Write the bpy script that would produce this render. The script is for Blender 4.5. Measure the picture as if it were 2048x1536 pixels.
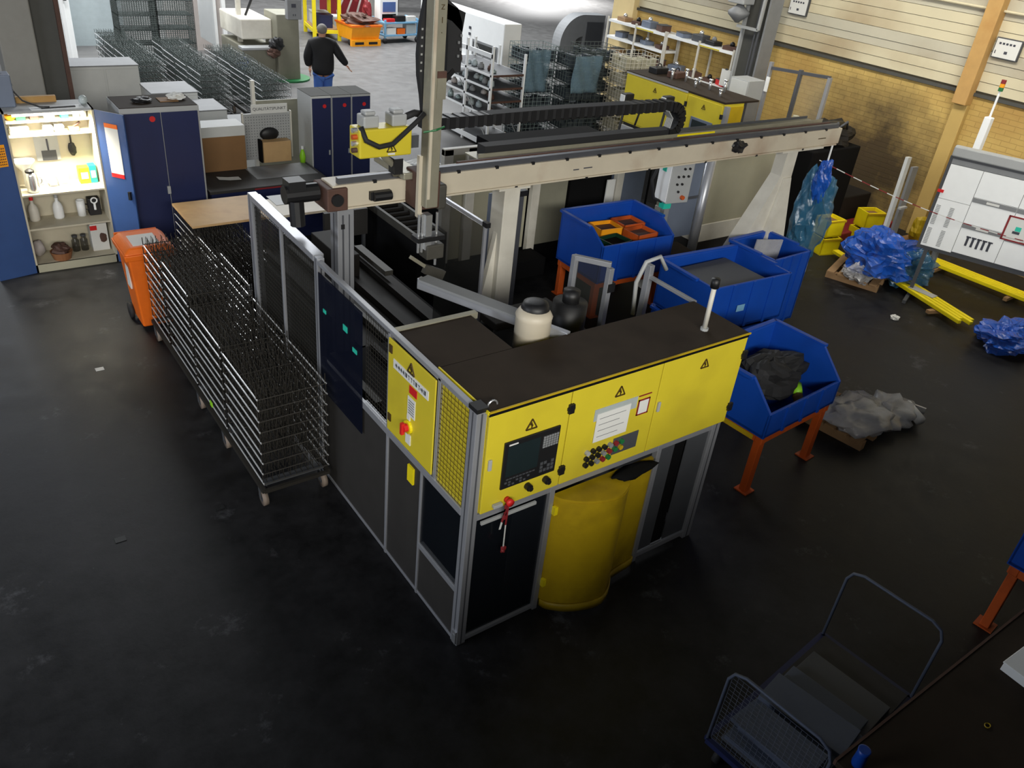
import bpy, math, random
from mathutils import Vector, Matrix, noise
random.seed(7)
SC = bpy.context.scene
for o in list(bpy.data.objects): bpy.data.objects.remove(o)
COL = SC.collection
R = math.radians

# ---------------------------------------------------------------- camera
def camera():
    f, p, y, r = 1627.0, R(31.64), R(38.61), R(6.60)
    fw = Vector((math.sin(y)*math.cos(p), math.cos(y)*math.cos(p), -math.sin(p)))
    rt = Vector((math.cos(y), -math.sin(y), 0)); up = rt.cross(fw)
    r1 = rt*math.cos(r) + up*math.sin(r); u1 = -rt*math.sin(r) + up*math.cos(r)
    cd = bpy.data.cameras.new('camera'); c = bpy.data.objects.new('camera', cd); COL.objects.link(c)
    m = Matrix((r1, u1, -fw)).transposed().to_4x4(); m.translation = (-2.336, -3.218, 4.704)
    c.matrix_world = m
    cd.sensor_width = 36.0; cd.lens = f/2048*36.0; cd.clip_end = 200; cd.clip_start = .05
    SC.camera = c
camera()

# ---------------------------------------------------------------- world, lights, exposure
SC.view_settings.view_transform = 'Standard'; SC.view_settings.look = 'None'
SC.view_settings.gamma = 1.0; SC.view_settings.use_curve_mapping = False
SC.view_settings.exposure = 0.0
W = bpy.data.worlds.new('hall_ambient'); SC.world = W; W.use_nodes = True
W.node_tree.nodes['Background'].inputs[0].default_value = (.75, .85, 1.0, 1)
W.node_tree.nodes['Background'].inputs[1].default_value = .045
def area(name, loc, target, sx, sy, power, col=(1, 1, 1), spread=180):
    l = bpy.data.lights.new(name, 'AREA'); l.shape = 'RECTANGLE'; l.size = sx; l.size_y = sy
    l.energy = power; l.color = col; l.spread = R(spread)
    o = bpy.data.objects.new(name, l); COL.objects.link(o); o.location = loc
    o.rotation_euler = (Vector(target)-Vector(loc)).to_track_quat('-Z', 'Y').to_euler()
    return o
area('back_hall_skylight', (9.0, 22.5, 9.5), (9.0, 22.5, 0), 14, 12, 4900, (.95, .98, 1.0))
area('rear_fill', (-4, -12.5, 7.6), (3.5, 2.0, 1.4), 13, 2.4, 2550, (1.0, .98, .92))  # unseen area light added behind the camera to brighten the fronts
area('side_wall_window', (-13, 3.5, 4.6), (0, 3.0, .8), 5, 2.0, 600, (.84, .9, 1.0))
area('left_aisle_lamp', (-3.0, 18.5, 5.6), (-2.2, 5.0, 0), 2.4, 1.4, 230, (.86, .92, 1.0))
area('back_aisle_lamp', (1.5, 15.5, 6.5), (2.2, 20.0, 1.0), 4, .8, 420, (1, 1, 1))
area('bay_ceiling_lamp', (7.6, 3.2, 7.0), (11.6, 3.6, 2.2), 9, 1.2, 250, (1.0, .95, .84), 120)
area('gate_daylight', (24.0, 31.0, 4.0), (24, 31.0, 0), 3, 2, 1700, (1, 1, 1), 125)

# ---------------------------------------------------------------- materials
def lin(c): return tuple((x/255/12.92 if x/255 <= .04045 else ((x/255+.055)/1.055)**2.4) for x in c)
MATS = {}
def mat(name, rgb, rough=.5, metal=0.0, var=.18, scale=6.0, bump=0.0, spec=.5, alpha=1.0, dirt=None, dirt_amt=.0, trans=0.0):
    m = bpy.data.materials.new(name); m.use_nodes = True
    nt = m.node_tree; b = nt.nodes['Principled BSDF']
    c = lin(rgb)
    tc = nt.nodes.new('ShaderNodeTexCoord'); n = nt.nodes.new('ShaderNodeTexNoise')
    n.inputs['Scale'].default_value = scale; n.inputs['Detail'].default_value = 5; n.inputs['Roughness'].default_value = .6
    nt.links.new(tc.outputs['Object'], n.inputs['Vector'])
    mx = nt.nodes.new('ShaderNodeMix'); mx.data_type = 'RGBA'
    mx.inputs[6].default_value = (*[x*(1-var) for x in c], 1); mx.inputs[7].default_value = (*[min(1, x*(1+var*.6)) for x in c], 1)
    nt.links.new(n.outputs['Fac'], mx.inputs[0])
    out = mx.outputs[2]
    if dirt:
        n2 = nt.nodes.new('ShaderNodeTexNoise'); n2.inputs['Scale'].default_value = scale*.45; n2.inputs['Detail'].default_value = 7
        nt.links.new(tc.outputs['Object'], n2.inputs['Vector'])
        cr = nt.nodes.new('ShaderNodeValToRGB'); cr.color_ramp.elements[0].position = .5; cr.color_ramp.elements[1].position = .72
        cr.color_ramp.elements[0].color = (0, 0, 0, 1); cr.color_ramp.elements[1].color = (dirt_amt,)*3 + (1,)
        nt.links.new(n2.outputs['Fac'], cr.inputs[0])
        m2 = nt.nodes.new('ShaderNodeMix'); m2.data_type = 'RGBA'; m2.inputs[7].default_value = (*lin(dirt), 1)
        nt.links.new(cr.outputs[0], m2.inputs[0]); nt.links.new(out, m2.inputs[6]); out = m2.outputs[2]
    nt.links.new(out, b.inputs['Base Color'])
    b.inputs['Roughness'].default_value = rough; b.inputs['Metallic'].default_value = metal
    b.inputs['Specular IOR Level'].default_value = spec; b.inputs['Alpha'].default_value = alpha
    b.inputs['Transmission Weight'].default_value = trans
    if bump:
        bp = nt.nodes.new('ShaderNodeBump'); bp.inputs['Strength'].default_value = bump; bp.inputs['Distance'].default_value = .02
        nt.links.new(n.outputs['Fac'], bp.inputs['Height']); nt.links.new(bp.outputs[0], b.inputs['Normal'])
    MATS[name] = m; return m
def emit(name, rgb, s):
    m = bpy.data.materials.new(name); m.use_nodes = True; b = m.node_tree.nodes['Principled BSDF']
    b.inputs['Base Color'].default_value = (*lin(rgb), 1); b.inputs['Emission Color'].default_value = (*lin(rgb), 1)
    b.inputs['Emission Strength'].default_value = s; MATS[name] = m; return m
mat('yellow', (208, 190, 48), .42, dirt=(165, 145, 45), dirt_amt=.35, var=.1, scale=4)
mat('yellow_dirty', (186, 156, 18), .5, dirt=(110, 88, 10), dirt_amt=.7, var=.25, scale=5)
mat('yellow_bright', (235, 215, 20), .45)
mat('alu', (176, 178, 184), .38, .55, var=.12, scale=9)
mat('alu_dark', (96, 98, 104), .45, .5)
mat('steel', (226, 228, 230), .26, .8, var=.06)
mat('rod_bright', (232, 234, 236), .3, .45, var=.05)
mat('wire_dark', (48, 45, 40), .6, .3)
mat('wire_pale', (150, 165, 165), .45, .4)
mat('wire_grey', (95, 104, 102), .5, .35)
mat('roof_brown', (50, 41, 32), .8, dirt=(36, 28, 20), dirt_amt=.8, var=.3, spec=.2)
mat('black', (22, 22, 24), .5, var=.3)
mat('rubber', (30, 30, 32), .75)
mat('dark_plate', (52, 50, 48), .6, var=.25, spec=.3)
mat('dark_void', (16, 16, 17), .85, spec=.1)
mat('oily_dark', (34, 31, 28), .7, var=.4, spec=.2)
mat('oily_grey', (72, 70, 64), .6, var=.4, spec=.3)
mat('glass_dark', (24, 28, 34), .08, alpha=.55, var=.05)
mat('glass_smoke', (45, 46, 44), .25, alpha=.5, var=.15)
mat('glass_blue', (12, 18, 36), .25, alpha=.8, var=.1)
mat('teal', (40, 190, 165), .5)
mat('cream', (198, 188, 168), .5, dirt=(146, 112, 88), dirt_amt=.7, var=.16, scale=3)
mat('cream_clean', (208, 204, 192), .5, dirt=(160, 150, 130), dirt_amt=.3)
mat('cream_panel', (168, 164, 142), .5, var=.1)
mat('rust', (84, 58, 48), .7, var=.4)
mat('olive_metal', (158, 154, 136), .45, .4, var=.25)
mat('grey_paint', (128, 130, 132), .55)
mat('grey_dark', (70, 72, 76), .55)
mat('grey_light', (164, 166, 166), .5, var=.1)
mat('white', (238, 240, 240), .45, var=.06)
mat('white_dull', (196, 198, 196), .55, var=.1)
mat('paper', (214, 214, 210), .7, var=.05)
mat('ink', (60, 62, 72), .7)
mat('blue_cab', (30, 38, 78), .45, var=.25, scale=3)
mat('blue_door', (50, 78, 130), .45, var=.15)
mat('blue_bin', (16, 70, 166), .42, dirt=(16, 54, 130), dirt_amt=.5, var=.2, scale=4)
mat('blue_light', (120, 170, 205), .5)
mat('denim', (70, 110, 190), .85)
mat('orange', (232, 108, 20), .5, dirt=(150, 60, 15), dirt_amt=.5)
mat('orange_dirty', (190, 82, 24), .55, dirt=(110, 45, 15), dirt_amt=.7)
mat('orange_bright', (245, 160, 20), .5)
mat('red', (205, 30, 32), .5)
mat('red_dark', (130, 30, 36), .6)
mat('green_dark', (16, 52, 34), .5)
mat('green', (30, 110, 60), .5)
mat('lime', (150, 220, 40), .5)
mat('wood', (196, 160, 112), .65, var=.2, scale=5, dirt=(150, 110, 70), dirt_amt=.5)
mat('wood_pallet', (150, 118, 82), .75, var=.3)
mat('cardboard', (128, 94, 58), .75, var=.15)
mat('skin', (190, 140, 115), .6)
mat('hair_grey', (120, 116, 112), .8)
mat('jacket', (14, 14, 18), .8)
mat('concrete', (140, 138, 132), .75, var=.15)
mat('column_dark', (72, 72, 68), .7)
mat('ochre', (188, 148, 88), .65, var=.2, dirt=(160, 110, 50), dirt_amt=.5)
mat('siding_grey', (190, 184, 164), .6, var=.16, scale=1.6, dirt=(150, 130, 100), dirt_amt=.6)
mat('siding_gap', (96, 88, 70), .8)
mat('siding', (206, 196, 166), .6, var=.14, scale=1.3, dirt=(150, 125, 90), dirt_amt=.6)
mat('partition', (176, 168, 164), .6)
mat('panel_blue_grey', (168, 180, 184), .55)
mat('locker_top', (58, 58, 52), .7, spec=.2)
mat('load_grey', (104, 112, 108), .5, var=.4, scale=9)
mat('machine_green', (134, 132, 116), .5)
mat('film_blue', (28, 92, 200), .18, var=.6, scale=9, alpha=.78, bump=.8, spec=.8)
mat('glass_clear', (150, 150, 145), .1, alpha=.12)
mat('wall_low', (188, 158, 92), .75, var=.1)
mat('wall_cream', (214, 192, 140), .6, var=.1)
mat('film_haze', (120, 146, 160), .2, var=.3, scale=10, alpha=.5, bump=.6)
mat('film_teal', (56, 112, 146), .15, var=.4, scale=12, alpha=.6, bump=.6, spec=.9)
mat('film_clear', (190, 190, 192), .2, var=.2, scale=12, alpha=.6, bump=.6, spec=.9)
mat('cart_sheet', (84, 92, 110), .6, .1, var=.15)
mat('sheet_grey', (112, 122, 140), .5, .2, var=.15)
mat('rubber_wheel', (130, 116, 104), .6)
mat('screen_dark', (30, 40, 42), .15, var=.2)
mat('screen_blue', (80, 105, 160), .2)
mat('glass_item', (190, 200, 200), .15, alpha=.75)
mat('interior_beige', (188, 180, 158), .6)
mat('basket', (140, 92, 56), .8, bump=.5)
emit('tube_glow', (255, 248, 225), 9.0)

def floor_mat():
    m = bpy.data.materials.new('shop_floor'); m.use_nodes = True; nt = m.node_tree; b = nt.nodes['Principled BSDF']
    L = nt.links.new
    tc = nt.nodes.new('ShaderNodeTexCoord'); sp = nt.nodes.new('ShaderNodeSeparateXYZ'); L(tc.outputs['Object'], sp.inputs[0])
    n1 = nt.nodes.new('ShaderNodeTexNoise'); n1.inputs['Scale'].default_value = .55; n1.inputs['Detail'].default_value = 8; n1.inputs['Roughness'].default_value = .65
    n2 = nt.nodes.new('ShaderNodeTexNoise'); n2.inputs['Scale'].default_value = 3.2; n2.inputs['Detail'].default_value = 8; n2.inputs['Roughness'].default_value = .7
    L(tc.outputs['Object'], n1.inputs[0]); L(tc.outputs['Object'], n2.inputs[0])
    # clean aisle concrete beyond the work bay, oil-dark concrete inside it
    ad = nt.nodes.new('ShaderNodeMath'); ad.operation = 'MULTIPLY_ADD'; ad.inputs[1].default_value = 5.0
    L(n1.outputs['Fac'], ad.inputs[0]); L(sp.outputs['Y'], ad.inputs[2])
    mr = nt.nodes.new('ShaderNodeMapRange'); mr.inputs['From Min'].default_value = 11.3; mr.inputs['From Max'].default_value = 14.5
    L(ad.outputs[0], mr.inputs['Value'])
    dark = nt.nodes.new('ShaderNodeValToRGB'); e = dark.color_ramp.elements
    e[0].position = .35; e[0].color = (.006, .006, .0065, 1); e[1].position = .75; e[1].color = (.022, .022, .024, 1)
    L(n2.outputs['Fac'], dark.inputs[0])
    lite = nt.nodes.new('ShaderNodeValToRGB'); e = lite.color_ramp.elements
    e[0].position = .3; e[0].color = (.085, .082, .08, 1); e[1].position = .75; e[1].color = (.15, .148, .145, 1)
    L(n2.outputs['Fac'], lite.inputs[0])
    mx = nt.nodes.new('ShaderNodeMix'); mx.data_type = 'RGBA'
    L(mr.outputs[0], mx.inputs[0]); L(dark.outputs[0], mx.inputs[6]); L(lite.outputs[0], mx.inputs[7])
    # pale scuffs
    n3 = nt.nodes.new('ShaderNodeTexNoise'); n3.inputs['Scale'].default_value = 1.7; n3.inputs['Detail'].default_value = 10; n3.inputs['Roughness'].default_value = .75
    L(tc.outputs['Object'], n3.inputs[0])
    c3 = nt.nodes.new('ShaderNodeValToRGB'); c3.color_ramp.elements[0].position = .59; c3.color_ramp.elements[1].position = .68
    c3.color_ramp.elements[0].color = (0, 0, 0, 1); c3.color_ramp.elements[1].color = (.5, .5, .5, 1); L(n3.outputs['Fac'], c3.inputs[0])
    m2 = nt.nodes.new('ShaderNodeMix'); m2.data_type = 'RGBA'; m2.inputs[7].default_value = (.1, .102, .112, 1)
    L(c3.outputs[0], m2.inputs[0]); L(mx.outputs[2], m2.inputs[6]); L(m2.outputs[2], b.inputs['Base Color'])
    rr = nt.nodes.new('ShaderNodeMapRange'); rr.inputs['To Min'].default_value = .34; rr.inputs['To Max'].default_value = .66
    L(n2.outputs['Fac'], rr.inputs['Value']); L(rr.outputs[0], b.inputs['Roughness'])
    b.inputs['Specular IOR Level'].default_value = .26
    bp = nt.nodes.new('ShaderNodeBump'); bp.inputs['Strength'].default_value = .15; bp.inputs['Distance'].default_value = .02
    L(n2.outputs['Fac'], bp.inputs['Height']); L(bp.outputs[0], b.inputs['Normal'])
    MATS['floor'] = m
floor_mat()
def brick_mat():
    m = bpy.data.materials.new('painted_brick'); m.use_nodes = True; nt = m.node_tree; b = nt.nodes['Principled BSDF']; L = nt.links.new
    tc = nt.nodes.new('ShaderNodeTexCoord'); mp = nt.nodes.new('ShaderNodeMapping'); mp.inputs['Rotation'].default_value = (R(90), 0, R(90))
    L(tc.outputs['Object'], mp.inputs[0])
    sp = nt.nodes.new('ShaderNodeSeparateXYZ'); L(tc.outputs['Object'], sp.inputs[0]); cb = nt.nodes.new('ShaderNodeCombineXYZ')
    L(sp.outputs['Y'], cb.inputs[0]); L(sp.outputs['Z'], cb.inputs[1])
    br = nt.nodes.new('ShaderNodeTexBrick'); br.inputs['Scale'].default_value = 1.0; br.inputs['Brick Width'].default_value = .25; br.inputs['Row Height'].default_value = .083
    br.inputs['Mortar Size'].default_value = .006; br.inputs['Mortar Smooth'].default_value = .4
    br.inputs['Color1'].default_value = (*lin((196, 166, 96)), 1); br.inputs['Color2'].default_value = (*lin((188, 158, 90)), 1); br.inputs['Mortar'].default_value = (*lin((174, 146, 82)), 1)
    L(cb.outputs[0], br.inputs['Vector'])
    n = nt.nodes.new('ShaderNodeTexNoise'); n.inputs['Scale'].default_value = .9; n.inputs['Detail'].default_value = 6; L(tc.outputs['Object'], n.inputs[0])
    cr = nt.nodes.new('ShaderNodeValToRGB'); cr.color_ramp.elements[0].position = .45; cr.color_ramp.elements[1].position = .75
    cr.color_ramp.elements[1].color = (.6, .6, .6, 1); L(n.outputs['Fac'], cr.inputs[0])
    # dark patch, part soot and part painted-in shade, irregular outline
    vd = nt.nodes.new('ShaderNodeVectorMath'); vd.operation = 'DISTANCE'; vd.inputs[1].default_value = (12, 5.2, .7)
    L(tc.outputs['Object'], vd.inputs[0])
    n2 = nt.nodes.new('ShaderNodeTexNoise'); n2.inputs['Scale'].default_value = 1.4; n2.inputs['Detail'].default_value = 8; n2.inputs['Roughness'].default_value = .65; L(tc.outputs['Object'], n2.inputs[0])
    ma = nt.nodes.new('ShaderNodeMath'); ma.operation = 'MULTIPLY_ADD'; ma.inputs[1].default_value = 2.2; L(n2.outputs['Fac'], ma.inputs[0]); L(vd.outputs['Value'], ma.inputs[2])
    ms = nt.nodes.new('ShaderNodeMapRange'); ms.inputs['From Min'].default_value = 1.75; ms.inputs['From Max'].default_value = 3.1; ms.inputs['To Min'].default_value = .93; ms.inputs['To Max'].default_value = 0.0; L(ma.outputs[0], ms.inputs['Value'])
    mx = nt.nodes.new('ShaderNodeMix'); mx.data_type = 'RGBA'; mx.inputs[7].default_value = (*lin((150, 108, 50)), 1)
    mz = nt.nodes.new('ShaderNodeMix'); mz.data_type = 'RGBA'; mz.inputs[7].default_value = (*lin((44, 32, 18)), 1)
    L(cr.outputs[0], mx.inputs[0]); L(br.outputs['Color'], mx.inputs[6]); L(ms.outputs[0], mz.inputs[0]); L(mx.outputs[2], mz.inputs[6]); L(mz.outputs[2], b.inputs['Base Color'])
    bp = nt.nodes.new('ShaderNodeBump'); bp.inputs['Strength'].default_value = .5; bp.inputs['Distance'].default_value = .01; bp.invert = True
    L(br.outputs['Fac'], bp.inputs['Height']); L(bp.outputs[0], b.inputs['Normal']); b.inputs['Roughness'].default_value = .75
    MATS['brick'] = m
brick_mat()

# ---------------------------------------------------------------- mesh helpers
class MB:
    def __init__(s): s.v = []; s.f = []
    def add(s, vs, fs):
        k = len(s.v); s.v += [tuple(p) for p in vs]; s.f += [tuple(i+k for i in f) for f in fs]; return s
    def box(s, x0, y0, z0, x1, y1, z1):
        return s.add([(x0,y0,z0),(x1,y0,z0),(x1,y1,z0),(x0,y1,z0),(x0,y0,z1),(x1,y0,z1),(x1,y1,z1),(x0,y1,z1)],
                     [(0,3,2,1),(4,5,6,7),(0,1,5,4),(1,2,6,5),(2,3,7,6),(3,0,4,7)])
    def bar(s, p, q, w, h=None, up=(0,0,1)):
        p = Vector(p); q = Vector(q); h = w if h is None else h; d = (q-p).normalized(); u = Vector(up)
        if abs(d.dot(u)) > .98: u = Vector((0,1,0))
        a = d.cross(u).normalized()*w/2; b = a.cross(d).normalized()*h/2
        vs = [p-a-b, p+a-b, p+a+b, p-a+b, q-a-b, q+a-b, q+a+b, q-a+b]
        return s.add(vs, [(0,1,2,3),(7,6,5,4),(0,4,5,1),(1,5,6,2),(2,6,7,3),(3,7,4,0)])
    def cyl(s, p, q, r, n=8, r2=None):
        p = Vector(p); q = Vector(q); d = (q-p).normalized(); u = Vector((0,0,1)) if abs(d.z) < .9 else Vector((1,0,0))
        a = d.cross(u).normalized(); b = d.cross(a); r2 = r if r2 is None else r2
        vs = [p+(a*math.cos(t)+b*math.sin(t))*r for t in [2*math.pi*i/n for i in range(n)]]
        vs += [q+(a*math.cos(t)+b*math.sin(t))*r2 for t in [2*math.pi*i/n for i in range(n)]]
        return s.add(vs, [(i,(i+1)%n,n+(i+1)%n,n+i) for i in range(n)]+[tuple(range(n-1,-1,-1)), tuple(range(n,2*n))])
    def tube(s, pts, r, n=6, closed=False):
        pts = [Vector(p) for p in pts]; m = len(pts); vs = []
        prev = None
        for i, p in enumerate(pts):
            if closed: d = (pts[(i+1)%m]-pts[i-1]).normalized()
            else: d = (pts[min(i+1,m-1)]-pts[max(i-1,0)]).normalized()
            if prev is None:
                u = Vector((0,0,1)) if abs(d.z) < .9 else Vector((1,0,0)); a = d.cross(u).normalized()
            else:
                a = (prev-d*prev.dot(d)).normalized()
            prev = a; b = d.cross(a)
            vs += [p+(a*math.cos(2*math.pi*j/n)+b*math.sin(2*math.pi*j/n))*r for j in range(n)]
        fs = []
        for i in range(m if closed else m-1):
            k = (i+1)%m
            fs += [(i*n+j, i*n+(j+1)%n, k*n+(j+1)%n, k*n+j) for j in range(n)]
        if not closed: fs += [tuple(range(n-1,-1,-1)), tuple(range((m-1)*n, m*n))]
        return s.add(vs, fs)
    def prism(s, poly, ax, a, b):
        def P(u, w, t): return {'x':(t,u,w),'y':(u,t,w),'z':(u,w,t)}[ax]
        n = len(poly); vs = [P(u,w,a) for u,w in poly]+[P(u,w,b) for u,w in poly]
        return s.add(vs, [(i,(i+1)%n,n+(i+1)%n,n+i) for i in range(n)]+[tuple(range(n-1,-1,-1)), tuple(range(n,2*n))])
    def lathe(s, prof, c=(0,0,0), n=14):
        k = len(prof); vs = [(c[0]+r*math.cos(2*math.pi*j/n), c[1]+r*math.sin(2*math.pi*j/n), c[2]+z) for r,z in prof for j in range(n)]
        fs = [(i*n+j, i*n+(j+1)%n, (i+1)*n+(j+1)%n, (i+1)*n+j) for i in range(k-1) for j in range(n)]
        return s.add(vs, fs+[tuple(range(n-1,-1,-1)), tuple(range((k-1)*n, k*n))])
    def band(s, path, w, t, ax=(0,1,0)):
        "flat strap of width w along ax and thickness t following path"
        path = [Vector(p) for p in path]; A = Vector(ax).normalized()*w/2; m = len(path); vs = []
        for i, p in enumerate(path):
            d = (path[min(i+1,m-1)]-path[max(i-1,0)]).normalized(); nn = d.cross(A).normalized()*t/2
            vs += [p-A-nn, p+A-nn, p+A+nn, p-A+nn]
        fs = [(i*4+j, i*4+(j+1)%4, i*4+4+(j+1)%4, i*4+4+j) for i in range(m-1) for j in range(4)]
        return s.add(vs, fs+[(3,2,1,0), tuple(range(4*m-4, 4*m))])
    def blob(s, c, r, amp=.25, fr=2.2, seed=0, seg=20, rings=13, flat=0.0):
        vs = []; c = Vector(c)
        for i in range(rings+1):
            th = math.pi*i/rings
            for j in range(seg):
                ph = 2*math.pi*j/seg; d = Vector((math.sin(th)*math.cos(ph), math.sin(th)*math.sin(ph), math.cos(th)))
                k = 1+amp*(1.2*noise.noise(d*fr*.6+Vector((seed*7.1,seed,0)))+.45*(1-2.4*abs(noise.noise(d*fr*1.5+Vector((0,seed*3.3,5)))))+.16*(1-2.4*abs(noise.noise(d*fr*3.6+Vector((2,seed,1))))))
                p = Vector((d.x*r[0]*k, d.y*r[1]*k, d.z*r[2]*k))
                if p.z < -flat and flat: p.z = -flat
                vs.append(c+p)
        fs = [(i*seg+j, i*seg+(j+1)%seg, (i+1)*seg+(j+1)%seg, (i+1)*seg+j) for i in range(rings) for j in range(seg)]
        return s.add(vs, fs)
    def mesh(s, name):
        me = bpy.data.meshes.new(name); me.from_pydata(s.v, [], s.f); me.update()
        import bmesh
        bm = bmesh.new(); bm.from_mesh(me); bmesh.ops.recalc_face_normals(bm, faces=bm.faces); bm.to_mesh(me); bm.free()
        return me
    def build(s, name, m, parent=None, smooth=False, bev=0.0):
        me = s.mesh(name); me.materials.append(MATS[m])
        o = bpy.data.objects.new(name, me); COL.objects.link(o)
        if parent: o.parent = parent
        if smooth:
            for p in me.polygons: p.use_smooth = True
        if bev:
            b = o.modifiers.new('edge', 'BEVEL'); b.width = bev; b.segments = 2; b.limit_method = 'ANGLE'
        return o
def tag(o, label, cat, group=None):
    o['label'] = label; o['category'] = cat
    if group: o['group'] = group
    return o
def thing(name, label, cat, loc=(0,0,0), rz=0, group=None):
    o = bpy.data.objects.new(name, None); COL.objects.link(o); o.location = loc; o.rotation_euler = (0,0,R(rz))
    o.empty_display_size = .1
    return tag(o, label, cat, group)
def struct(o): o['kind'] = 'structure'; return o
def bx(name, m, a, b, parent=None, bev=0.0):
    return MB().box(min(a[0],b[0]),min(a[1],b[1]),min(a[2],b[2]),max(a[0],b[0]),max(a[1],b[1]),max(a[2],b[2])).build(name, m, parent, bev=bev)
def copy_tree(o, parent=None):
    c = o.copy(); COL.objects.link(c)
    if parent: c.parent = parent
    for ch in [k for k in o.children]: copy_tree(ch, c)
    return c
def text(name, s, size, m, parent, loc, rot, ext=.001):
    cu = bpy.data.curves.new(name, 'FONT'); cu.body = s; cu.size = size; cu.extrude = ext; cu.align_x = 'CENTER'; cu.align_y = 'CENTER'
    t = bpy.data.objects.new(name, cu); COL.objects.link(t)
    me = bpy.data.meshes.new_from_object(t.evaluated_get(bpy.context.evaluated_depsgraph_get()))
    bpy.data.objects.remove(t); me.materials.clear(); me.materials.append(MATS[m])
    o = bpy.data.objects.new(name, me); COL.objects.link(o); o.location = loc; o.rotation_euler = rot
    if parent: o.parent = parent
    return o
def arc(c, r, a0, a1, n, plane='xz'):
    out = []
    for i in range(n+1):
        t = R(a0+(a1-a0)*i/n); u, w = r*math.cos(t), r*math.sin(t)
        out.append({'xz':(c[0]+u,c[1],c[2]+w),'yz':(c[0],c[1]+u,c[2]+w),'xy':(c[0]+u,c[1]+w,c[2])}[plane])
    return out
def grid(mb, o, u, w, nu, nw, r):
    "wire grid on the rectangle o + u + w"
    o = Vector(o); u = Vector(u); w = Vector(w)
    for i in range(nu+1): mb.cyl(o+u*i/nu, o+u*i/nu+w, r, 3)
    for j in range(nw+1): mb.cyl(o+w*j/nw, o+w*j/nw+u, r, 3)
    return mb
ORD = ['topmost','second','third','fourth','fifth','sixth','seventh','eighth','ninth','tenth','eleventh','twelfth']
NTH = ['nearest','second-nearest','third-nearest','fourth-nearest','fifth-nearest','sixth-nearest','farthest']
# ================================================================ STRUCTURE
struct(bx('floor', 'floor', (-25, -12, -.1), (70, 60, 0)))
def right_wall():
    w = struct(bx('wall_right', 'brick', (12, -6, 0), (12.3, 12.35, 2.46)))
    sd = struct(bx('wall_right_upper', 'siding_gap', (12.04, -6, 2.46), (12.3, 12.35, 7.0)))
    z = 2.53; i = 0; hs = [.15, .16, .13, .17, .15]
    while z < 5.6:
        h = hs[i % 5]; off = [0, .012, .004, .018, .007][i % 5]
        p = bx('plank', ['siding', 'siding_grey', 'siding', 'siding', 'siding_grey'][(i*3) % 5], (12.0-off, -6, z+.002), (12.05, 12.35, z+h-.005), sd); z += h; i += 1
    struct(MB().bar((11.98, -6, 2.475), (11.98, 12.35, 2.475), .05, .05).build('trim_1', 'column_dark'))
    struct(bx('trim_2', 'ochre', (11.8, 3.56, 2.3), (12, 3.80, 5.5), bev=.01))
    struct(bx('trim_3', 'wall_low', (11.9, 3.56, .0), (12, 3.80, 2.3), bev=.01))
    struct(bx('trim_4', 'wall_cream', (11.85, 11.7, 0), (12.35, 12.4, 5.5), bev=.01))
    struct(bx('floor_shade_slab', 'concrete', (-16, -14, 2.6), (14, -3.5, 2.85)))  # unseen slab under the camera, added to keep low light off the near floor
    struct(MB().cyl((11.93, -6, 3.68), (11.93, 7.3, 3.74), .02).build('conduit_pipe', 'siding'))
    # steel column with its pipes
    c = thing('steel_column', 'grey steel column standing against the right wall beside the shelves', 'column', (11.55, 7.95, 0))
    bx('flange', 'grey_light', (-.18, .12, 0), (.18, .16, 5.5), c); bx('flange', 'grey_paint', (-.18, -.42, 0), (.18, -.38, 5.5), c)
    bx('web', 'column_dark', (-.1, -.38, 0), (.02, .12, 5.5), c)
    MB().cyl((-.2, -.3, 0.3), (-.2, -.3, 5.5), .025).cyl((-.2, -.22, .3), (-.2, -.22, 5.5), .018).build('pipe', 'grey_dark', c)
    MB().bar((-.26, .2, 2.73), (-.26, -.32, 2.73), .05).bar((-.26, -.32, 2.73), (-.26, -.36, 4.5), .05).build('bracket', 'grey_light', c)
    l = thing('hanging_lamp', 'dark grey conical lamp hanging on the steel column', 'lamp', (11.25, 8.15, 2.78))
    MB().lathe([(.03, 0), (.2, .14), (.21, .2), (.08, .3), (.05, .36)], n=16).build('shade', 'grey_paint', l, True)
    MB().box(-.16, -.2, .34, .16, .2, .75).build('gear_box', 'grey_light', l, bev=.02)
    MB().cyl((.1, 0, .6), (.3, 0, .6), .03).build('arm', 'grey_dark', l)
    for nm, y0, y1, z0, lab in (('wall_sign', 7.14, 7.53, 3.07, 'white printed notice high on the planks beside the steel column'), ('wall_sign', 3.12, 3.5, 3.08, 'white framed notice on the wall right of the ochre post')):
        s = thing(nm, lab, 'sign', (11.95, (y0+y1)/2, z0)); hw = (y1-y0)/2
        bx('frame', 'grey_dark', (-.02, -hw-.015, -.015), (.03, hw+.015, .285), s); bx('sheet', 'paper', (-.03, -hw, 0), (-.018, hw, .27), s)
        m = MB(); [m.box(-.032, -hw*.6+k*.055, .19, -.03, -hw*.6+k*.055+.035, .22) for k in range(5)]; m.box(-.032, -.03, .06, -.03, .02, .1); m.box(-.032, hw*.8, .05, -.03, hw*.8+.015, .1)
        m.build('printing', 'ink', s)
right_wall()
def left_column():
    c = thing('building_column', 'broad concrete column with dark side behind the open blue cabinet', 'column', (-.72, 10.9, 0))
    bx('face', 'concrete', (-.27, 0, 0), (.2, .5, 6), c, .02); bx('recess', 'column_dark', (.2, .1, 0), (.52, .5, 6), c); bx('edge_strip', 'rust', (.52, .04, 0), (.58, .5, 6), c)
left_column()
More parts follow.
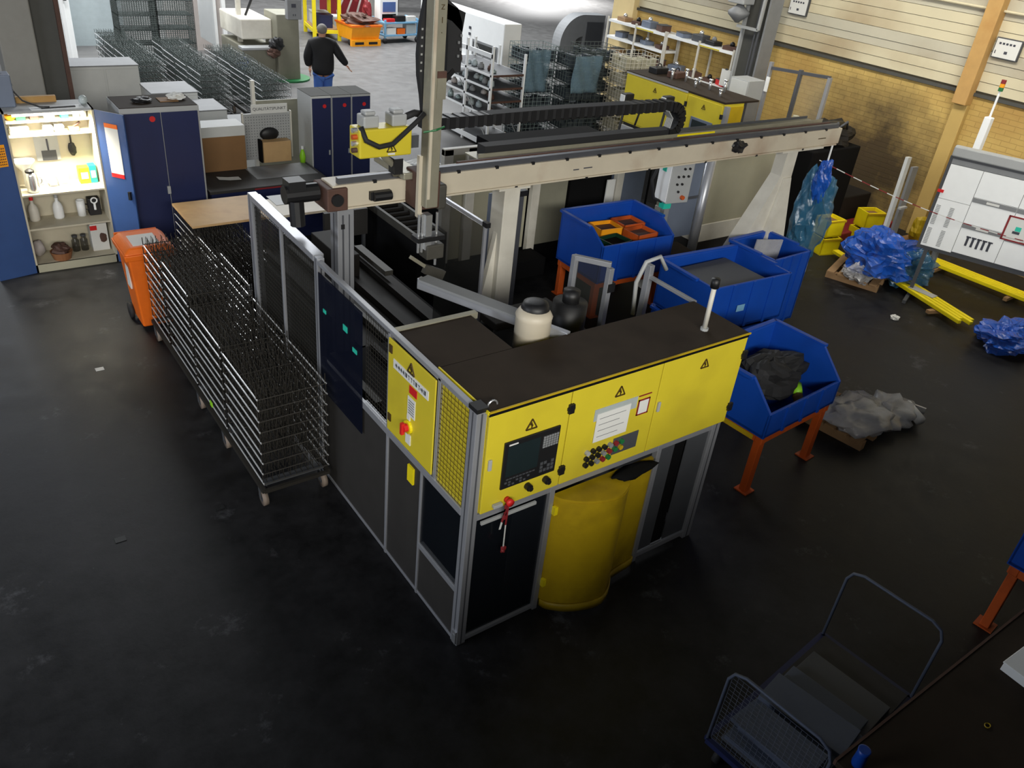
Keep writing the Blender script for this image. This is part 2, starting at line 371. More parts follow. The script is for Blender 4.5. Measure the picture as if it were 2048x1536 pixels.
# ================================================================ PRODUCTION CELL
def hazard(parent, o, u, s, n):
    "electrical hazard triangle lying on a panel; o base centre, u along, n outward"
    o = Vector(o); u = Vector(u); n = Vector(n)*.004; z = Vector((0,0,1)); a, b, c = o-u*s/2, o+u*s/2, o+z*s*.87
    m = MB(); k = s*.09
    for p, q in ((a,b),(b,c),(c,a)): m.bar(p+n, q+n, k, k, up=n.normalized())
    t = o+z*s*.55+n; m.bar(t, t-z*s*.22-u*s*.08, k, k*.6, up=n.normalized()); m.bar(t-z*s*.2-u*s*.08, t-z*s*.2+u*s*.08, k, k*.6, up=n.normalized()); m.bar(t-z*s*.2+u*s*.08, t-z*s*.45, k, k*.6, up=n.normalized())
    return m.build('hazard_mark', 'ink_brown', parent)
mat('ink_brown', (70, 52, 12), .6)
def control_cabinet():
    c = thing('control_cabinet', 'wide yellow switch cabinet with screen and keypad on the cell front', 'cabinet', (.075, 0, 1.22))
    W_, D, H = 2.335, .55, .80
    bx('body', 'yellow', (0, .005, 0), (W_, D, H-.02), c)
    bx('roof_plate', 'roof_brown', (-.005, -.02, H-.02), (W_+.01, D+.01, H), c, .004)
    bx('rim', 'yellow_dirty', (-.01, -.03, H-.006), (W_+.01, -.02, H+.006), c); bx('rim_dark_strip', 'dark_void', (0, -.024, H-.032), (W_, -.018, H-.006), c); bx('rim', 'yellow_bright', (-.015, -.03, H-.01), (-.005, D, H+.012), c)  # dark strip just below the thin front rim
    MB().tube(arc((.06, .04, H), .035, 0, 180, 8), .006).build('lifting_eye', 'steel', c)
    x0 = .0
    doors = []
    for x1 in (.645, 1.46, W_):
        doors.append(bx('door', 'yellow', (x0+.004, -.022, .006), (x1-.004, 0, H-.032), c, .004)); x0 = x1
    d0, d1, d2 = doors; N = (0, -1, 0); U = (1, 0, 0); y = -.022
    # screen unit
    bx('screen_bezel', 'black', (.135, y-.014, .165), (.575, y, .535), d0, .004)
    bx('screen', 'screen_dark', (.16, y-.016, .26), (.415, y-.013, .5), d0)
    bx('maker_mark', 'paper', (.165, y-.017, .507), (.235, y-.014, .517), d0)
    m = MB(); [m.box(.44+i*.021, y-.019, .4+j*.019, .456+i*.021, y-.013, .414+j*.019) for i in range(6) for j in range(5)]; m.build('keys', 'grey_paint', d0)
    m = MB(); [m.box(.17+i*.026, y-.018, .235, .19+i*.026, y-.013, .243) for i in range(9)]; [m.box(.16+i*.03, y-.018, .185+j*.022, .178+i*.03, y-.013, .198+j*.022) for i in range(7) for j in range(2) if (i+j) % 3]; [m.box(.44+i*.03, y-.018, .2+j*.03, .462+i*.03, y-.013, .222+j*.03) for i in range(4) for j in range(3) if (i*j) % 3 != 1]; m.build('keys', 'grey_dark', d0)
    for x, z in ((.365, .11), (.515, .11)):
        MB().cyl((x, y, z), (x, y-.035, z), .026, 14).cyl((x, y-.03, z), (x, y-.05, z), .018, 12).build('rotary_knob', 'black', d0)
    MB().cyl((.205, y, .06), (.205, y-.03, .06), .022, 12).cyl((.205, y-.03, .06), (.205, y-.055, .06), .027, 14).build('emergency_stop', 'red', d0, True)
    tp = MB()
    for k in range(6): tp.box(.175, y-.03, -.02-k*.035, .2, y-.026, .04-k*.035) if k < 3 else None
    tp.bar((.205, y-.03, .04), (.2, y-.03, -.14), .012, .004).bar((.195, y-.03, .03), (.165, y-.03, -.1), .016, .004).build('barrier_tape', 'red_dark', d0)
    MB().bar((.2, y-.03, -.14), (.205, y-.028, -.34), .009, .004).bar((.165, y-.031, -.1), (.155, y-.03, -.16), .014, .004).build('barrier_tape', 'paper', d0)
    MB().blob((.205, y-.03, -.36), (.02, .014, .026), .4, 3, 4, 10, 7).build('tape_knot', 'red_dark', d0)
    bx('cable_lug', 'grey_light', (.09, y-.03, .035), (.16, y, .06), d0, .004)
    for d, x in ((d0, .035), (d2, 1.49)):
        MB().box(x-.012, y-.016, .36, x+.012, y, .44).build('latch', 'grey_light', d, bev=.003)
    for x, z in ((.645, .64), (.645, .14), (W_-.0, .62), (W_-.0, .15)):
        MB().box(x-.022, y-.02, z-.035, x+.022, y+.004, z+.035).box(x-.03, y-.015, z-.012, x+.03, y, z+.012).build('hinge', 'black', c, bev=.003)
    hazard(d0, (.335, y, .58), U, .085, N); hazard(d1, (1.075, y, .615), U, .085, N); hazard(d2, (1.9, y, .62), U, .08, N)
    # papers, keypad on the middle door
    bx('plastic_sleeve', 'glass_item', (.87, y-.004, .46), (1.26, y, .555), d1); bx('paper_sheet', 'paper', (.895, y-.008, .28), (1.2, y-.004, .515), d1)
    m = MB(); [m.box(.92, y-.0095, .47-k*.05, 1.16-.05*(k % 2), y-.008, .474-k*.05) for k in range(4)]; m.build('print_lines', 'grey_paint', d1)
    m = MB(); m.box(1.275, y-.006, .385, 1.385, y, .395); m.box(1.275, y-.006, .505, 1.385, y, .515); m.box(1.275, y-.006, .385, 1.285, y, .515); m.box(1.375, y-.006, .385, 1.385, y, .515); m.box(1.27, y-.006, .545, 1.39, y, .552); m.build('red_border', 'red_dark', d1)
    bx('notice', 'paper', (1.285, y-.004, .395), (1.375, y-.001, .505), d1)
    bx('keypad_plate', 'grey_dark', (1.1, y-.006, .1), (1.34, y, .245), d1, .003)
    cols = ['black', 'red_dark', 'grey_light', 'black', 'green', 'black', 'grey_paint', 'yellow_dirty']
    for j in range(3):
        for i in range(7):
            if j == 0 and i > 4: continue
            x = .86+i*.052; z = .105+j*.052
            MB().cyl((x, y, z), (x, y-.025, z), .019, 10).build('push_button', cols[(i*3+j*5) % 8], d1)
control_cabinet()

def enclosure():
    c = thing('cell_enclosure', 'aluminium-framed machine guard with mesh panels around the production cell', 'machine guard', (0, 0, 0))
    def post(x0, y0, x1, y1, z0, z1, grooves=True, nm='post'):
        m = MB().box(x0, y0, z0, x1, y1, z1); o = m.build(nm, 'alu', c, bev=.004)
        if grooves and x1-x0 > .05:
            g = MB(); ym = (y0+y1)/2; xm = (x0+x1)/2
            g.box(x0-.001, ym-.006, z0, x0+.004, ym+.006, z1-.01); g.box(xm-.006, y0-.001, z0, xm+.006, y0+.004, z1-.01); g.build('groove', 'alu_dark', o)
        return o
    cp = post(0, .0, .075, .085, 0, 2.02); bx('cap', 'black', (-.004, -.004, 2.02), (.079, .089, 2.05), cp)
    MB().box(-.012, .005, .02, .0, .05, .14).cyl((-.015, .03, .1), (-.002, .03, .1), .012).build('foot_plate', 'steel', cp)
    post(0, .415, .03, .45, 1.2, 2.03, False); post(0, 1.085, .03, 1.115, 0, 2.03, False); post(0, .585, .03, .61, 0, 1.2, False)
    post(0, 2.275, .06, 2.345, 0, 2.08); post(0, 3.03, .03, 3.06, 0, 2.06, False); post(0, 3.7, .08, 3.79, 0, 2.11)
    def rail(p, q, w=.05, h=.05, nm='rail'): return MB().bar(p, q, w, h).build(nm, 'alu', c, bev=.003)
    rail((.02, .085, 2.02), (.02, 2.275, 2.05), .04, .035); rail((.04, 2.345, 2.06), (.04, 3.7, 2.09), .09, .05)
    rail((.02, .085, 1.2), (.02, 1.5, 1.2), .045, .06); rail((.02, .085, .5), (.02, .585, .5), .04, .05); rail((.02, .085, .02), (.02, 2.27, .02), .03, .03)
    rail((.02, 1.5, 1.2), (.02, 2.27, 1.2), .03, .03)
    # left face infill
    for y0, y1, z0, z1 in ((.61, 1.085, .04, 1.17), (1.115, 2.27, .04, 1.17), (.085, .585, .04, .47)):
        bx('infill_plate', 'dark_plate', (.012, y0, z0), (.02, y1, z1), c)
    bx('window_pane', 'glass_dark', (.012, .085, .525), (.02, .585, 1.17), c)
    bx('blue_pane', 'glass_blue', (-.012, 1.49, .93), (-.004, 2.24, 1.99), c)
    for yy, zz, a, b in ((2.13, 1.7, .05, .03), (1.76, 1.73, .07, .05), (1.6, 1.62, .07, .035)):
        bx('teal_sticker', 'teal', (-.016, yy-a/2, zz-b/2), (-.012, yy+a/2, zz+b/2), c)
    bx('yellow_note', 'yellow_bright', (-.004, .70, .98), (.011, .78, 1.12), c)
    grid(MB(), (.025, 1.12, 1.24), (0, .37, 0), (0, 0, .77), 10, 20, .0022).build('mesh_screen', 'wire_dark', c)
    grid(MB(), (.025, 2.35, .1), (0, .68, 0), (0, 0, 1.92), 17, 48, .0022).build('mesh_screen', 'wire_dark', c)
    grid(MB(), (.025, 3.06, .1), (0, .64, 0), (0, 0, 1.94), 16, 48, .0022).build('mesh_screen', 'wire_dark', c)
    bx('smoked_pane', 'glass_smoke', (.03, 2.35, .1), (.036, 3.7, 2.0), c)
    grid(MB(), (.004, .09, 1.24), (0, .32, 0), (0, 0, .77), 8, 20, .002).build('mesh_screen', 'ink_brown', c)
    bx('vent_plate', 'yellow', (.016, .09, 1.23), (.026, .412, 2.0), c)
    # yellow switch panel on the left face
    p = bx('switch_panel', 'yellow', (-.012, .455, 1.25), (.0, 1.08, 2.0), c, .003)
    N = (-1, 0, 0); U = (0, -1, 0)
    hazard(p, (-.012, .76, 1.885), U, .09, N)
    bx('name_strip', 'paper', (-.016, .53, 1.805), (-.012, 1.0, 1.875), p)
    m = MB(); rnd = random.Random(3)
    yy = .97
    while yy > .56:
        w = rnd.uniform(.018, .03); m.box(-.018, yy-w, 1.825, -.016, yy-w+.007, 1.858); m.box(-.018, yy-w, 1.825 if rnd.random() < .5 else 1.851, -.016, yy, 1.833 if rnd.random() < .5 else 1.858); yy -= w+.012
    m.build('lettering', 'grey_paint', p)
    bx('red_label', 'red', (-.016, .675, 1.73), (-.012, .775, 1.79), p); bx('white_label', 'paper', (-.016, .69, 1.55), (-.012, .79, 1.70), p)
    m = MB(); [m.box(-.018, .7, 1.57+k*.02, -.016, .775, 1.577+k*.02) for k in range(6)]; m.build('label_lines', 'grey_paint', p)
    MB().cyl((-.012, .765, 1.455), (-.03, .765, 1.455), .05, 16).build('switch_plate', 'yellow_bright', p)
    MB().cyl((-.03, .765, 1.455), (-.06, .765, 1.455), .03, 12).bar((-.065, .765, 1.41), (-.065, .765, 1.5), .025, .025).build('main_switch', 'red', p)
    bx('white_label', 'paper', (-.018, .735, 1.31), (-.012, .8, 1.395), p); bx('paper_tag', 'paper', (-.018, .75, 1.51), (-.012, .79, 1.55), p)
    for z in (1.93, 1.37): MB().box(-.02, 1.02, z-.03, -.012, 1.06, z+.03).build('panel_latch', 'ink_brown', p)
    bx('cabinet_body', 'grey_dark', (.035, .555, 1.25), (.62, 1.08, 1.98), c); bx('roof_plate', 'roof_brown', (.035, .565, 1.985), (.66, 1.1, 2.015), c, .004)
    rail((.04, 1.12, 2.0), (.72, 1.12, 2.0), .05, .05).data.materials[0] = MATS['olive_metal']
    # front below the cabinet
    post(.68, 0, .725, .05, 0, 1.2, False); post(1.71, 0, 1.755, .05, 0, 1.2, False); post(2.31, 0, 2.4, .09, 0, 1.215)
    rail((.075, .025, 1.18), (2.31, .025, 1.18), .045, .05); rail((.075, .025, .03), (.68, .025, .03), .03, .04); rail((1.755, .025, .06), (2.31, .025, .06), .04, .05)
    bx('dark_pane', 'glass_dark', (.085, .02, .06), (.67, .028, 1.14), c); bx('slide_plate', 'grey_dark', (.4, .034, .08), (.67, .042, 1.14), c)
    MB().box(.1, -.02, 1.12, .55, 0, 1.145).build('handle_bar', 'grey_light', c, bev=.003)
    bx('infill_plate', 'grey_dark', (1.76, .02, .09), (1.92, .028, 1.15), c); bx('infill_plate', 'dark_void', (1.93, .03, .09), (2.05, .036, 1.15), c); bx('infill_plate', 'grey_dark', (2.06, .02, .09), (2.3, .028, 1.15), c)
    # right side
    rail((2.44, .56, 2.0), (2.44, 1.1, 2.0), .03, .03); post(2.42, 1.08, 2.47, 1.14, 0, 2.1, False); post(2.36, .5, 2.42, .56, 0, 1.2, False)
    bx('end_plate', 'dark_plate', (2.39, .09, .05), (2.4, .5, 1.2), c); 
    # inner fence of the cell and swung-out rail
    rail((1.7, 2.5, 2.05), (1.7, 3.3, 2.05), .03, .035); post(1.69, 2.47, 1.72, 2.5, 0, 2.04, False); MB().box(1.685, 2.44, 2.03, 1.73, 2.51, 2.075).build('cap', 'black', c)
    bx('smoked_pane', 'glass_smoke', (1.7, 2.52, .2), (1.706, 3.3, 2.02), c)
    rail((.62, 1.78, 1.985), (1.14, .56, 1.985), .05, .09); MB().bar((.63, 1.74, 2.035), (1.0, .85, 2.035), .12, .02).build('rail_cover', 'grey_paint', c)
    # door frame behind the cabinet
    a, b = Vector((2.05, 1.61, 0)), Vector((2.24, 1.36, 0)); Z = Vector((0, 0, 1))
    MB().bar(a, a+Z*2.05, .05).build('door_post', 'alu', c, bev=.003); MB().bar(b, b+Z*2.0, .05).build('door_post', 'alu', c, bev=.003)
    MB().bar(a+Z*2.03, b+Z*2.03, .045).build('door_rail', 'alu', c, bev=.003)
    MB().bar(a+Z*1.1+(b-a)*.0, b+Z*1.1, .006, 1.8).build('door_pane', 'glass_smoke', c)
    MB().box(2.22, 1.33, 1.78, 2.3, 1.39, 1.86).build('door_lock', 'black', c)
enclosure()
def cell_inside():
    c = thing('feed_machine', 'dark feeding machine with cream motor inside the fenced cell', 'machine', (1.2, 1.5, 0))
    bx('bed', 'dark_void', (-1.0, -.3, 0), (.9, 1.3, .85), c); bx('rear_bed', 'dark_void', (-.55, 1.5, 0), (.75, 4.3, .6), c); bx('rear_plate', 'oily_dark', (-.5, 1.55, .6), (.7, 4.25, .62), c); bx('table_plate', 'dark_void', (-.95, .2, .85), (.35, 1.25, .9), c)
    MB().lathe([(.13, 0), (.13, .24), (.135, .26), (.11, .3)], (-.24, -.75, 1.86), 20).build('motor', 'cream', c, True)
    MB().lathe([(.1, 0), (.105, .02), (.09, .06), (.05, .07)], (-.22, -.73, 2.14), 18).build('motor_cap', 'black', c, True)
    MB().box(-.33, -.85, .85, -.15, -.66, 1.87).build('motor_column', 'grey_dark', c, bev=.01)
    bx('head_block', 'dark_plate', (.15, -.45, .85), (.75, .25, 1.55), c, .02); bx('guide_plate', 'oily_dark', (.0, .0, 1.55), (.7, .25, 1.62), c, .01); bx('type_plate', 'paper', (.3, -.1, 1.62), (.37, .0, 1.66), c)
    MB().cyl((.45, -.35, 1.55), (.45, -.35, 1.9), .14, 16).cyl((.45, -.35, 1.9), (.45, -.35, 2.0), .07, 12).build('spindle_drive', 'black', c, True)
    for k in range(4): MB().bar((-.4+k*.3, 1.6, .66), (-.4+k*.3, 4.2, .66), .05, .07).build('conveyor_rail', ['oily_dark', 'oily_grey', 'oily_dark', 'oily_dark'][k], c)
    for k in range(3): MB().bar((-.9+k*.4, .3, .93), (-.9+k*.4, 1.2, .93), .06, .05).build('guide_rail', ['oily_grey', 'oily_dark', 'oily_grey'][k], c)
    bx('tray', 'oily_dark', (-.1, .9, .9), (.3, 1.25, 1.02), c, .01)
    bx('end_cap', 'oily_dark', (.1, 3.2, .62), (.35, 4.0, .9), c, .01); bx('light_strip', 'oily_grey', (.52, 2.9, .72), (.62, 3.7, .78), c)
    h = tag(MB().tube([(2.28, 1.05, 1.7), (2.25, 1.05, 2.0), (2.3, 1.03, 2.18), (2.42, 1.0, 2.22), (2.5, .98, 2.1)], .018, 8).build('hose', 'grey_light', None, True), 'pale grey hose arching behind the yellow cabinet roof', 'hose')
    r = thing('beacon_rod', 'short white rod with black tip standing on the cabinet roof', 'rod', (2.12, .17, 2.02))
    MB().cyl((0, 0, 0), (-.03, -.02, .36), .018, 10).build('rod', 'cream_clean', r, True); MB().cyl((-.03, -.02, .36), (-.035, -.022, .43), .032, 10).build('tip', 'black', r, True); MB().cyl((0, 0, -.002), (0, 0, .02), .03, 10).build('foot', 'grey_light', r)
cell_inside()
def hood():
    c = thing('curved_hood', 'bulging yellow sheet-metal hood standing under the control cabinet', 'machine hood', (.735, 0, 0))
    pts = [(0, .01), (.03, -.05), (.14, -.14), (.28, -.2), (.42, -.22), (.54, -.17), (.62, -.1), (.68, -.05), (.92, -.02), (.95, .02)]
    def sheet(z0, z1, off, nm, m, top=0):
        mb = MB(); n = len(pts); vs = []
        for i, (x, y) in enumerate(pts):
            vs += [(x, y-off, z0), (x, y-off, z1+top*i/n), (x, y-off+.02, z1+top*i/n), (x, y-off+.02, z0)]
        mb.add(vs, [(4*i+j, 4*i+(j+1) % 4, 4*i+4+(j+1) % 4, 4*i+4+j) for i in range(n-1) for j in range(4)]+[(0,1,2,3),(4*n-1,4*n-2,4*n-3,4*n-4)])
        return mb.build(nm, m, c, True)
    pts0 = pts; pts = []
    for i in range(len(pts0)-1):
        p0, p1, p2, p3 = [Vector(pts0[max(0, min(len(pts0)-1, i+k))]) for k in (-1, 0, 1, 2)]
        for s in range(5):
            t = s/5; q = .5*((2*p1)+(p2-p0)*t+(2*p0-5*p1+4*p2-p3)*t*t+(3*p1-p0-3*p2+p3)*t*t*t); pts.append((q.x, q.y))
    pts.append(pts0[-1])
    for p in sheet(.09, 1.08, 0, 'shell', 'yellow_dirty').data.polygons: p.use_smooth = False
    sheet(.03, .1, .02, 'bottom_flange', 'yellow_dirty')
    MB().prism([(x, y+.005) for x, y in pts]+[(.95, .03), (0, .03)], 'z', 1.08, 1.1).build('top_plate', 'yellow_dirty', c)
    MB().blob((.7, -.05, 1.115), (.2, .06, .03), .3, 2, 9, 14, 9).build('shade_blob', 'dark_void', c, True)  # dark lump standing in mostly for shade around the stained handle area
    for z in (.25, .95): MB().box(-.015, -.03, z, .02, .0, z+.07).build('hinge', 'yellow_bright', c)
hood()

# ================================================================ GANTRY
def gantry():
    c = thing('gantry_loader', 'long cream overhead gantry beam on legs with a travelling arm', 'gantry', (0, 0, 0))
    Y0, Y1 = 2.72, 2.95
    b = bx('beam', 'cream', (.34, Y0, 2.285), (7.2, Y1, 2.475), c, .006)
    bx('lower_flange', 'cream', (.34, Y0-.012, 2.27), (7.15, Y1, 2.285), c)
    rnd = random.Random(5)
    for k in range(16): MB().box(.7+k*.41, Y0-.008, 2.465, .73+k*.41, Y0+.01, 2.49).build('rail_clamp', 'black', b)
    for k in range(7): MB().box(1.3+k*.86, Y0-.016, 2.262, 1.33+k*.86, Y0, 2.282).build('bolt', 'black', b)
    bx('type_mark', 'ink', (2.86, Y0-.003, 2.36), (2.93, Y0, 2.37), b); bx('type_mark', 'ink', (2.99, Y0-.003, 2.365), (3.1, Y0, 2.375), b)
    MB().box(6.75, Y0-.003, 2.37, 6.9, Y0, 2.38).build('type_mark', 'ink_brown', b)
    MB().blob((5.25, Y0-.02, 2.4), (.09, .03, .06), .5, 3, 3, 12, 9).build('oily_cap', 'black', b)
    MB().box(.66, Y0-.04, 2.33, .85, Y0, 2.4).cyl((.68, Y0-.05, 2.365), (.84, Y0-.05, 2.365), .04, 10).build('sensor', 'black', b)
    MB().bar((.4, Y0+.05, 2.5), (7.15, Y0+.05, 2.5), .05, .05).build('linear_rail', 'alu_dark', c); MB().bar((1.6, Y0+.14, 2.5), (7.1, Y0+.14, 2.5), .03, .04).build('rack_strip', 'rust', c)
    # tray of the cable chain
    t = bx('cable_tray', 'olive_metal', (1.9, 2.97, 2.47), (7.1, 3.2, 2.48), c); bx('tray_lip', 'olive_metal', (1.9, 2.965, 2.47), (7.1, 2.975, 2.53), t); bx('tray_lip', 'grey_dark', (4.6, 3.195, 2.47), (7.1, 3.205, 2.51), t)
    for k in range(4): bx('tray_bracket', 'cream', (2.5+k*1.4, 2.95, 2.42), (2.56+k*1.4, 3.2, 2.47), t)
    bx('bright_strip', 'yellow_bright', (4.5, 2.96, 2.5), (5.1, 2.99, 2.52), t)
    # chain with its U bend
    path = [(1.35, 3.08, 2.82)]+[(1.35+(4.42-1.35)*i/16, 3.08, 2.81+.02*math.sin(i/16*3.1)) for i in range(1, 16)]+[(4.42+.155*math.sin(R(a)), 3.08, 2.665+.145*math.cos(R(a))) for a in range(0, 181, 15)]+[(4.4-i*.6, 3.08, 2.53) for i in range(1, 5)]
    ch = MB().band(path, .13, .095).build('cable_chain', 'rubber', c)
    lk = MB()
    for i in range(0, 30): lk.box(1.4+i*.1, 3.01, 2.765, 1.46+i*.1, 3.15, 2.87)
    for a in range(0, 181, 22): lk.bar((4.42+.09*math.sin(R(a)), 3.02, 2.665+.09*math.cos(R(a))), (4.42+.2*math.sin(R(a)), 3.02, 2.665+.195*math.cos(R(a))), .04, .05)
    lk.build('chain_links', 'black', ch)
    for i in range(5): MB().tube([(4.36+i*.0, 3.05-i*.02, 2.6), (4.38, 3.05-i*.02, 2.7), (4.3, 3.05-i*.02, 2.78)], .008).build('cable', 'grey_light', ch)
    # legs
    L1 = bx('leg', 'alu', (.4, 2.77, 0), (.55, 2.92, 2.27), c, .006)
    MB().box(.44, 2.766, .1, .455, 2.772, 2.2).box(.5, 2.766, .1, .51, 2.772, 2.2).box(.396, 2.83, .1, .402, 2.85, 2.2).build('groove', 'alu_dark', L1); MB().box(.43, 2.76, 2.08, .46, 2.77, 2.12).build('bolt', 'black', L1)
    bx('end_plate', 'rust', (.28, 2.69, 2.27), (.46, 2.97, 2.46), c, .01); MB().cyl((.36, 2.69, 2.37), (.36, 2.66, 2.37), .05, 14).build('end_bearing', 'black', c)
    MB().cyl((-.02, 2.85, 2.4), (.26, 2.85, 2.4), .075, 14).box(.0, 2.78, 2.44, .14, 2.92, 2.52).cyl((.06, 2.8, 2.36), (.06, 2.78, 2.16), .06, 10).build('drive_motor', 'black', c)
    L2 = bx('leg', 'cream_clean', (2.07, 2.73, 0), (2.25, 2.94, 2.27), c, .008)
    MB().prism([(2.07, .9), (2.07, 1.8), (1.98, 1.3), (1.9, .9)], 'y', 2.8, 2.86).build('gusset', 'cream_clean', L2); bx('head_plate', 'cream_clean', (1.98, 2.7, 2.25), (2.34, 2.96, 2.27), L2)
    # flared far leg
    def frust(x0,x1,y0,y1,z0, X0,X1,Yy0,Yy1,z1): return MB().add([(x0,y0,z0),(x1,y0,z0),(x1,y1,z0),(x0,y1,z0),(X0,Yy0,z1),(X1,Yy0,z1),(X1,Yy1,z1),(X0,Yy1,z1)], [(0,3,2,1),(4,5,6,7),(0,1,5,4),(1,2,6,5),(2,3,7,6),(3,0,4,7)])
    L3 = frust(6.3, 6.52, 2.79, 2.95, 1.93, 6.32, 6.52, 2.79, 2.95, 2.27).build('leg', 'cream_clean', c)
    frust(5.3, 6.62, 2.79, 3.1, 0, 6.3, 6.52, 2.79, 2.95, 1.93).build('flared_base', 'cream_clean', L3); MB().add([(6.0, 2.6, 0), (6.72, 2.6, 0), (6.72, 2.79, 0), (6.0, 2.79, 0), (6.36, 2.77, 1.9), (6.5, 2.77, 1.9), (6.5, 2.79, 1.9), (6.36, 2.79, 1.9)], [(0,3,2,1),(4,5,6,7),(0,1,5,4),(1,2,6,5),(2,3,7,6),(3,0,4,7)]).build('front_web', 'cream_clean', L3); bx('head_plate', 'cream_clean', (6.1, 2.71, 2.25), (6.9, 2.96, 2.27), L3)
    # travelling carriage with vertical arm
    k = bx('carriage', 'rust', (1.0, 2.5, 2.26), (1.22, 2.72, 2.58), c, .015); bx('carriage_top', 'olive_metal', (.92, 2.6, 2.5), (1.1, 3.15, 2.56), k, .01)
    MB().box(1.2, 2.5, 2.24, 1.29, 2.7, 2.46).build('side_block', 'oily_grey', k, bev=.02); MB().box(.98, 2.46, 2.22, 1.02, 2.5, 2.74).build('guide_strip', 'cream', k)
    z = bx('arm_column', 'olive_metal', (1.01, 2.38, 2.32), (1.125, 2.5, 4.35), c, .008)
    MB().box(1.015, 2.374, 2.4, 1.04, 2.381, 4.3).build('arm_rail', 'cream', z); bx('arm_clamp', 'rust', (1.06, 2.37, 3.36), (1.14, 2.51, 3.41), z); bx('arm_sleeve', 'olive_metal', (1.06, 2.37, 3.2), (1.14, 2.51, 3.36), z)
    text('arm_marking', 'Z', .05, 'ink_brown', z, (1.082, 2.376, 3.86), (R(90), 0, 0)); text('arm_marking', '1', .06, 'ink_brown', z, (1.08, 2.376, 3.77), (R(90), 0, 0)); text('arm_marking', '.', .06, 'ink_brown', z, (1.08, 2.376, 3.7), (R(90), 0, 0))
    MB().tube([(1.16, 2.4, 2.98), (1.06, 2.36, 2.97), (.97, 2.4, 2.95)], .008).build('cable_tie', 'green', z)
    g = MB()
    for x in (.975, 1.01, 1.15): g.cyl((x, 2.42, 2.26), (x, 2.42, 1.78 if x > 1.1 else 1.92), .012, 8)
    g.box(1.02, 2.38, 1.95, 1.08, 2.46, 2.26); gr = g.build('gripper', 'steel', c)
    bx('gripper_block', 'oily_grey', (1.03, 2.36, 1.86), (1.2, 2.5, 1.99), gr, .01); bx('gripper_plate', 'black', (.94, 2.36, 2.03), (1.2, 2.48, 2.07), gr); MB().bar((.86, 2.34, 1.93), (1.03, 2.36, 1.8), .03, .03).build('gripper_jaw', 'olive_metal', gr); MB().bar((1.0, 2.34, 1.8), (1.2, 2.36, 1.7), .05, .08).build('gripper_jaw', 'oily_grey', gr)
    # arm cable chain: two dark hanging bights beside the arm
    MB().band([(1.07, 2.54, 4.3), (1.06, 2.54, 4.0), (1.04, 2.54, 3.85), (1.01, 2.54, 3.7), (1.0, 2.54, 3.5), (1.01, 2.54, 3.35), (1.04, 2.54, 3.2), (1.06, 2.54, 3.05)], .05, .06).build('cable_chain', 'rubber', z)
    MB().band([(1.1, 2.56, 3.83), (1.2, 2.56, 3.83), (1.26, 2.56, 3.79), (1.29, 2.56, 3.72), (1.3, 2.56, 3.55), (1.3, 2.56, 3.36)], .06, .13).build('cable_chain', 'rubber', z); MB().bar((1.3, 2.54, 3.38), (1.1, 2.52, 3.2), .03, .04).build('chain_arm', 'black', z)
    MB().prism([(1.12, 3.9), (1.38, 3.8), (1.36, 3.66), (1.26, 3.74), (1.12, 3.79)], 'y', 2.53, 2.59).build('chain_guide', 'black', z)
    m = MB(); [MB().box(.985, 2.51, 3.38+i*.06, 1.0, 2.518, 3.395+i*.06).build('chain_stud', 'steel', z) for i in range(6)]
    m = MB(); [MB().box(1.31+.02*(i % 2), 2.5, 3.48+i*.05, 1.325+.02*(i % 2), 2.512, 3.5+i*.05).build('chain_stud', 'steel', z) for i in range(4)]
    # yellow valve box carried by the arm
    y = bx('valve_box', 'yellow', (.42, 2.4, 2.78), (.87, 2.58, 3.0), c, .012)
    hazard(y, (.69, 2.4, 2.82), (1, 0, 0), .08, (0, -1, 0)); bx('box_label', 'paper', (.66, 2.395, 2.795), (.72, 2.4, 2.81), y)
    for x in (.54, .78): MB().box(x-.07, 2.43, 3.0, x+.06, 2.56, 3.09).box(x-.05, 2.45, 3.09, x+.04, 2.54, 3.12).build('plug', 'grey_light', y, bev=.012)
    MB().tube([(.44, 2.42, 3.02), (.46, 2.37, 2.93), (.56, 2.35, 2.88), (.68, 2.36, 2.89), (.8, 2.39, 2.96), (.92, 2.42, 3.03), (1.0, 2.45, 3.08)], .02, 8).build('cable', 'rubber', y, True)
    MB().tube([(.86, 2.5, 3.05), (.95, 2.52, 3.07), (1.02, 2.55, 3.05)], .028, 8).build('cable', 'rubber', y, True)
    for i in range(4): MB().cyl((.42, 2.45, 2.84+i*.05), (.38, 2.45, 2.84+i*.05), .02, 8).build('cable_gland', ['rust', 'steel', 'orange_dirty', 'steel'][i], y)
    MB().box(.9, 2.5, 2.8, .99, 2.56, 2.9).build('box_bracket', 'grey_dark', y)
    MB().tube([(.7, 2.6, 2.77), (.78, 2.65, 2.68), (.86, 2.68, 2.62), (.9, 2.7, 2.52)], .03, 8).build('hose', 'olive_metal', y, True); MB().box(.84, 2.62, 2.55, .92, 2.72, 2.68).build('hose_block', 'black', y)
gantry()
